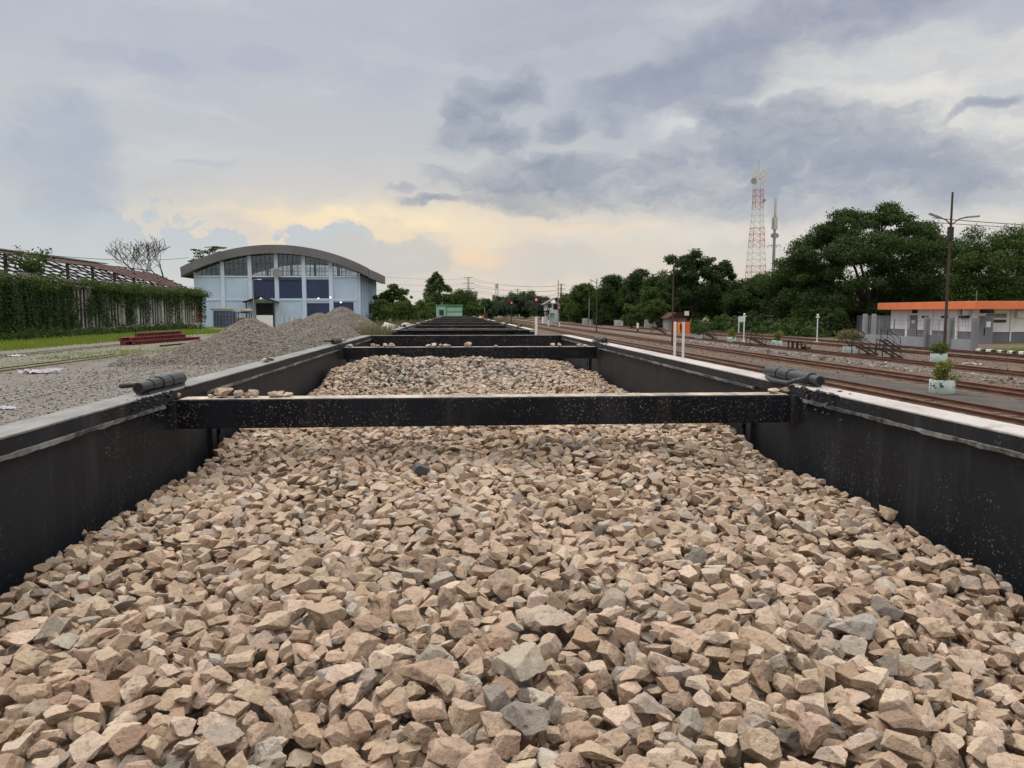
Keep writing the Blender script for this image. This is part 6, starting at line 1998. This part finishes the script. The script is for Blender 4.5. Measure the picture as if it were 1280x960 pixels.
tree('broadleaf_tree', 'dark tree left of the gappy tall tree', 828, 341, 138, 56, 'leaf_mid', 'round', 0.05, 10000, 0.52, GR, 8)
tree('broadleaf_tree', 'peaked dark tree, highest left of the orange board', 798, 337, 150, 54, 'leaf_dark', 'tall', 0.05, 10000, 0.55, GR, 9)
tree('broadleaf_tree', 'dark tree with two small tufts on top, beside the arm-lamp pole', 764, 344, 160, 60, 'leaf_dark', 'tall', 0.04, 10000, 0.55, GR, 10)
tree('broadleaf_tree', 'middle-green tree just left of the arm-lamp pole', 730, 355, 178, 54, 'leaf_mid', 'tall', 0.03, 9000, 0.6, GR, 11)
tree('broadleaf_tree', 'farthest small tree of the line, right of the signal cabin', 708, 368, 215, 38, 'leaf_mid', 'round', 0.03, 6000, 0.65, GR, 12)
tree('bushy_tree', 'low rounded lighter-green tree before the dark ones, left of the orange board', 822, 371, 118, 34, 'leaf_mid', 'bush', 0.05, 6000, 0.36, GR, 13)
tree('bushy_tree', 'small pale feathery tree in front of the peaked dark tree', 790, 377, 128, 30, 'leaf_pale', 'loose', 0.05, 4000, 0.4, GR, 14)
tree('bushy_tree', 'yellowish bush at the tree foot left of the notice board', 905, 392, 108, 34, 'leaf_mid', 'bush', 0.0, 3500, 0.34, GR, 15)
tree('bushy_tree', 'light bush below the rounded dark tree, behind the white lamp post', 1003, 388, 92, 40, 'leaf_mid', 'bush', 0.0, 4500, 0.3, GR, 16)
tree('bushy_tree', 'dark bush between the white lamp post and the umbrella-shaped shrub', 1042, 385, 84, 44, 'leaf_dark', 'bush', 0.0, 5500, 0.3, GR, 17)
tree('bushy_tree', 'dark bush under the telecom tower beside the grey-roofed house', 945, 388, 106, 36, 'leaf_dark', 'bush', 0.0, 3500, 0.34, GR, 18)
tree('bushy_tree', 'olive bush immediately right of the grey-roofed house', 986, 397, 100, 26, 'leaf_pale', 'bush', 0.0, 2500, 0.3, GR, 19)
for k, (px, py, Y, wd, kd, l) in enumerate(((815, 350, 165, 60, 'round', 'background tree filling the gap left of the tall gappy tree'), (780, 352, 175, 60, 'round', 'background tree filling the line behind the peaked tree'),
                                      (745, 360, 195, 55, 'round', 'background tree behind the arm-lamp pole, lower than its neighbours'), (716, 366, 225, 40, 'round', 'small background tree right of the signal cabin, second from it'),
                                      (850, 344, 150, 60, 'round', 'background tree seen through the tall gappy tree'), (968, 338, 135, 80, 'round', 'background tree under the antenna mast'),
                                      (900, 348, 150, 70, 'round', 'background tree between the gappy tree and the telecom tower'), (1160, 330, 112, 130, 'round', 'background tree behind the lower crown of the huge spreading tree'),
                                      (1060, 350, 116, 110, 'round', 'background tree below the left side of the huge spreading tree'))):
    tree('broadleaf_tree', l, px, py, Y, wd, 'leaf_dark' if k % 3 else 'leaf_mid', kd, 0.0, 11000, 0.5 + 0.001 * Y, GR, 50 + k)
GC = 'trees beyond the end of the train'
tree('broadleaf_tree', 'tall ragged tree straight above the green rail vehicle', 546, 338, 158, 78, 'leaf_mid', 'cone', 0.0, 17000, 0.5, GC, 20)
tree('broadleaf_tree', 'loose tree beside the warehouse corner, sky showing through its top', 493, 354, 168, 52, 'leaf_mid', 'loose', 0.05, 10000, 0.52, GC, 21)
tree('broadleaf_tree', 'rounded tree right of the tall ragged one, behind the green vehicle', 580, 362, 185, 48, 'leaf_mid', 'round', 0.03, 9000, 0.6, GC, 22)
tree('bushy_tree', 'pale low tree left of the green rail vehicle', 531, 371, 135, 32, 'leaf_pale', 'bush', 0.0, 5000, 0.42, GC, 23)
tree('bushy_tree', 'mid-green low tree between the warehouse and the pale low one', 503, 374, 130, 44, 'leaf_mid', 'bush', 0.0, 6500, 0.42, GC, 24)
tree('bushy_tree', 'small green tree hugging the warehouse side wall', 478, 372, 150, 28, 'leaf_mid', 'bush', 0.0, 4000, 0.45, GC, 25)
tree('bushy_tree', 'green bush just right of the green rail vehicle', 592, 377, 160, 30, 'leaf_mid', 'bush', 0.0, 4500, 0.5, GC, 26)
tree('broadleaf_tree', 'hazy rounded tree mass behind the tall white-post signal', 655, 364, 330, 62, 'leaf_far_haze', 'round', 0.0, 11000, 1.0, GC, 27)
tree('broadleaf_tree', 'hazy rounded tree left part of the far mound of green', 630, 370, 350, 46, 'leaf_far_haze', 'round', 0.0, 8000, 1.0, GC, 28)
tree('broadleaf_tree', 'small hazy dark tree below the tiny telecom tower', 608, 374, 300, 34, 'leaf_far_haze', 'tall', 0.0, 6000, 0.9, GC, 29)
tree('broadleaf_tree', 'hazy tree at the far mound edge, left of the signal cabin', 676, 370, 310, 30, 'leaf_far_haze', 'round', 0.0, 6000, 0.95, GC, 30)

# the bare tree behind the ruined shed
q = at(208, 295, 165)
t = thing('bare_tree', 'leafless branching tree standing behind the ruined shed', 'tree', (q.x, 165, 0)); H_ = q.z
r = random.Random(12); m = MB(); m2 = MB()


def branch(p, d, L, rad, lvl):
    pts = [p]; rads = [rad]; dd = Vector(d)
    for k in range(3):
        dd = (dd + Vector((r.uniform(-.16, .16), r.uniform(-.16, .16), r.uniform(0.0, .14)))).normalized()
        pts.append(pts[-1] + dd * L / 3); rads.append(max(0.035, rad * (1 - 0.13 * (k + 1))))
    (m if lvl == 0 else m2).tube(pts, rads, 6 if lvl < 2 else 4, False)
    if lvl < 6:
        for k in range(3 if lvl < 4 else 2):
            a = r.uniform(0, 6.28); sp = r.uniform(0.5, 1.05)
            nd = (dd + Vector((math.cos(a) * sp, math.sin(a) * sp, 0.1))).normalized()
            branch(pts[-1] if k else pts[2], nd, L * r.uniform(0.62, 0.8), rads[-1] * 0.72, lvl + 1)


branch(Vector((0, 0, 0)), (0, 0, 1), H_ * 0.36, 0.55, 0)
m.build('trunk', 'bark_grey', t, fixn=False)
zs_ = max(v_[2] for v_ in m2.v); k_ = H_ / zs_
bo_ = m2.build('branches', 'bark_grey', t, fixn=False)
t.scale = (k_ * 1.35, k_ * 1.3, k_)
# the sparse dark tree whose branches show beside the warehouse roof
q = at(262, 310, 190)
t = thing('sparse_tree', 'dark sparse tree whose level branches show above the warehouse roof end', 'tree', (q.x, 190, 0)); H_ = q.z
m = MB(); m.tube([(0, 0, 0), (0, 0, H_)], [0.35, 0.08], 8); m.build('trunk', 'bark', t)
cs, rad = [], []; m = MB()
for k in range(16):
    a = r.uniform(0, 6.28); l = r.uniform(2.5, 6.0) * (1 if k < 9 else 0.6); z = H_ * (0.78 + 0.2 * k / 16)
    e = (math.cos(a) * l, math.sin(a) * l, z + 0.8); m.tube([(0, 0, z), e], [0.1, 0.03], 5); cs += [e, (e[0] * .7, e[1] * .7, e[2])]; rad += [(0.9, 0.9, 0.25), (0.6, 0.6, 0.2)]
m.build('limbs', 'bark', t, fixn=False)
leaves('crown', 'leaf_dark', t, trng, cs, np.array(rad), 900, 0.45)
# shrubs growing from the warehouse wall foot and side
for px, py, s_, l in ((463, 385, 1.2, 'small shrub sprouting high on the warehouse side wall'), (459, 402, 1.4, 'shrub at the foot of the warehouse side wall, nearer corner'), (467, 403, 1.1, 'shrub at the foot of the warehouse side wall, farther one')):
    d = ray(px, py); k = (wx[-1] + 0.6) / d.x; p = Vector((d.x * k, d.y * k, max(0.4, CAM_Z + d.z * k)))
    V, Fq = leaf_cloud(trng, [(0, 0, 0), (0.5 * s_, -0.4, 0.3), (0.3, 0.5, -0.3)], [s_, s_ * .7, s_ * .7], 500, 0.3)
    o = link('wall_shrub', np_mesh('wall_shrub', V, Fq), 'leaf_dark'); o.location = p; tag(o, l, 'shrub', 'shrubs on the warehouse wall')

# creeper over the ruined shed
def creeper_field(n, y0, y1, z0, z1, dens, seed, size):
    r = np.random.default_rng(seed); P = []
    while sum(len(p) for p in P) < n:
        y = r.uniform(y0, y1, n); z = r.uniform(z0, z1, n)
        s = np.array([mnoise.noise(Vector((a * 0.35, b * 0.16, seed))) + 0.5 * mnoise.noise(Vector((a * 1.3, b * 0.45, seed))) for a, b in zip(y, z)])
        k = r.random(n) < np.clip(dens(y, z) + s * 0.75, 0, 1)
        rdg = np.array([mnoise.noise(Vector((a * 0.7, b * 0.12, seed + 5))) + 0.6 * mnoise.noise(Vector((a * 2.3, b * 0.2, seed + 9))) for a, b in zip(y[k], z[k])])
        bulge = 0.22 + 0.55 * np.clip(rdg + 0.35, 0, 1.2)
        P.append(np.stack([bulge * r.uniform(0.0, 1.2, k.sum()), y[k], z[k]], 1))
    P = np.concatenate(P)[:n]
    nrm = np.array([0.8, -0.15, 0.35]) + r.normal(size=(n, 3)) * 0.55; nrm /= np.linalg.norm(nrm, axis=1)[:, None]
    t = np.cross(nrm, r.normal(size=(n, 3)) * 0.6 + np.array([0, 1, 0])); t /= np.linalg.norm(t, axis=1)[:, None]; b = np.cross(nrm, t)
    s = size * r.uniform(0.55, 1.3, n)[:, None]
    V = np.stack([P - t * s * .5, P - b * s * .45, P + t * s * .5, P + b * s * .45], 1).reshape(-1, 3)
    return V, np.arange(n * 4).reshape(n, 4)


iv = thing('creeper', 'dense dark green creeper hanging over the wall of the ruined shed', 'creeper', (SX + 0.13, SY0, 0))
V, Fq = creeper_field(46000, 0, LS * 0.6, 0.5, ZE + 0.1, lambda y, z: 0.95 - np.clip((y - 20) / 10, 0, 1) * 0.97 - (z < 0.9) * 0.4, 3, 0.2)
k = ~((V[::4][:, 1] < 9.4) & (V[::4][:, 2] < 3.6) & (V[::4][:, 1] > 2)) ; Fk = Fq[k]
link('hanging_leaves', np_mesh('hanging_leaves', V, Fk), 'leaf_dark', iv)
V, Fq = creeper_field(5500, LS * 0.45, LS + 0.4, 0.9, ZE + 0.1, lambda y, z: -0.1 + np.clip((z - 2.6) / 3, 0, 1) * 0.8, 4, 0.27)
link('thin_leaves', np_mesh('thin_leaves', V, Fq), 'leaf_dark', iv)
cs = [(rr.uniform(-1.5, 0.7), rr.uniform(-2, LS + 1.5), ZE + rr.uniform(-0.5, 0.6)) for _ in range(170)]
rad = np.array([(1.0, 1.7, rr.uniform(0.2, 0.75)) for _ in cs])
leaves('eave_leaves', 'leaf_mid', iv, trng, cs, rad, 24000, 0.22)
cs = [(rr.uniform(0.3, 4.0), rr.uniform(0, LS * 0.85), rr.uniform(0.1, 0.5)) for _ in range(150)]
rad = np.array([(0.9, 1.3, rr.uniform(0.35, 1.0)) for _ in cs])
V, Fq = leaf_cloud(trng, cs, rad, 16000, 0.25); V[:, 2] = np.maximum(V[:, 2], 0.02)
o = link('undergrowth', np_mesh('undergrowth', V, Fq), 'leaf_dark'); o.location = (SX, SY0, 0); tag(o, 'low dark weeds along the foot of the ruined shed', 'undergrowth', None, 'stuff')
rs_t = sl(0.4)
d = ray(38, 330); Yr = (SX + rs_t[0]) / d.x * d.y
t = thing('roof_shrub', 'light green shrub growing out of the ruined shed roof', 'shrub', (SX + rs_t[0], Yr, rs_t[1] + 0.1))
cs = [(rr.uniform(-1.2, 1.2), rr.uniform(-2.2, 2.2), rr.uniform(0.1, 2.0)) for _ in range(16)]
leaves('foliage', 'leaf_mid', t, trng, cs, np.array([0.8] * 16), 1500, 0.28)
m = MB()
for c in cs[:8]: m.tube([(0, 0, -0.3), c], [0.06, 0.02], 5)
m.build('stems', 'bark', t, fixn=False)

# low growth and far woods that read as one mass
cs, rad = [], []
for k in range(170):
    y = rr.uniform(82, 250); x = 40 + rr.uniform(-1, 7) - (y - 82) * 0.055
    if 36 < x < 62 and 60 < y < 97 and x > 43: continue
    h = rr.uniform(0.5, 1.5); cs.append((x, y, h * 0.6)); rad.append((rr.uniform(1.2, 2.6), rr.uniform(1.5, 3), h))
V, Fq = leaf_cloud(trng, cs, np.array(rad), 22000, 0.4); V[:, 2] = np.maximum(V[:, 2], 0.02)
tag(link('undergrowth', np_mesh('undergrowth', V, Fq), 'leaf_dark'), 'dark low growth along the foot of the far tree line', 'undergrowth', None, 'stuff')
cs, rad = [], []
for k in range(330):
    a = rr.uniform(-50, 55); d_ = rr.uniform(430, 620)
    h = rr.uniform(2.0, 5.5); cs.append((math.sin(R(a)) * d_, math.cos(R(a)) * d_, h * 0.7)); rad.append((rr.uniform(7, 14), rr.uniform(6, 10), h))
V, Fq = leaf_cloud(trng, cs, np.array(rad), 30000, 1.9); V[:, 2] = np.maximum(V[:, 2], 0.0)
tag(link('far_woods', np_mesh('far_woods', V, Fq), 'leaf_far_haze'), 'distant low woods closing the horizon', 'woods', None, 'stuff')
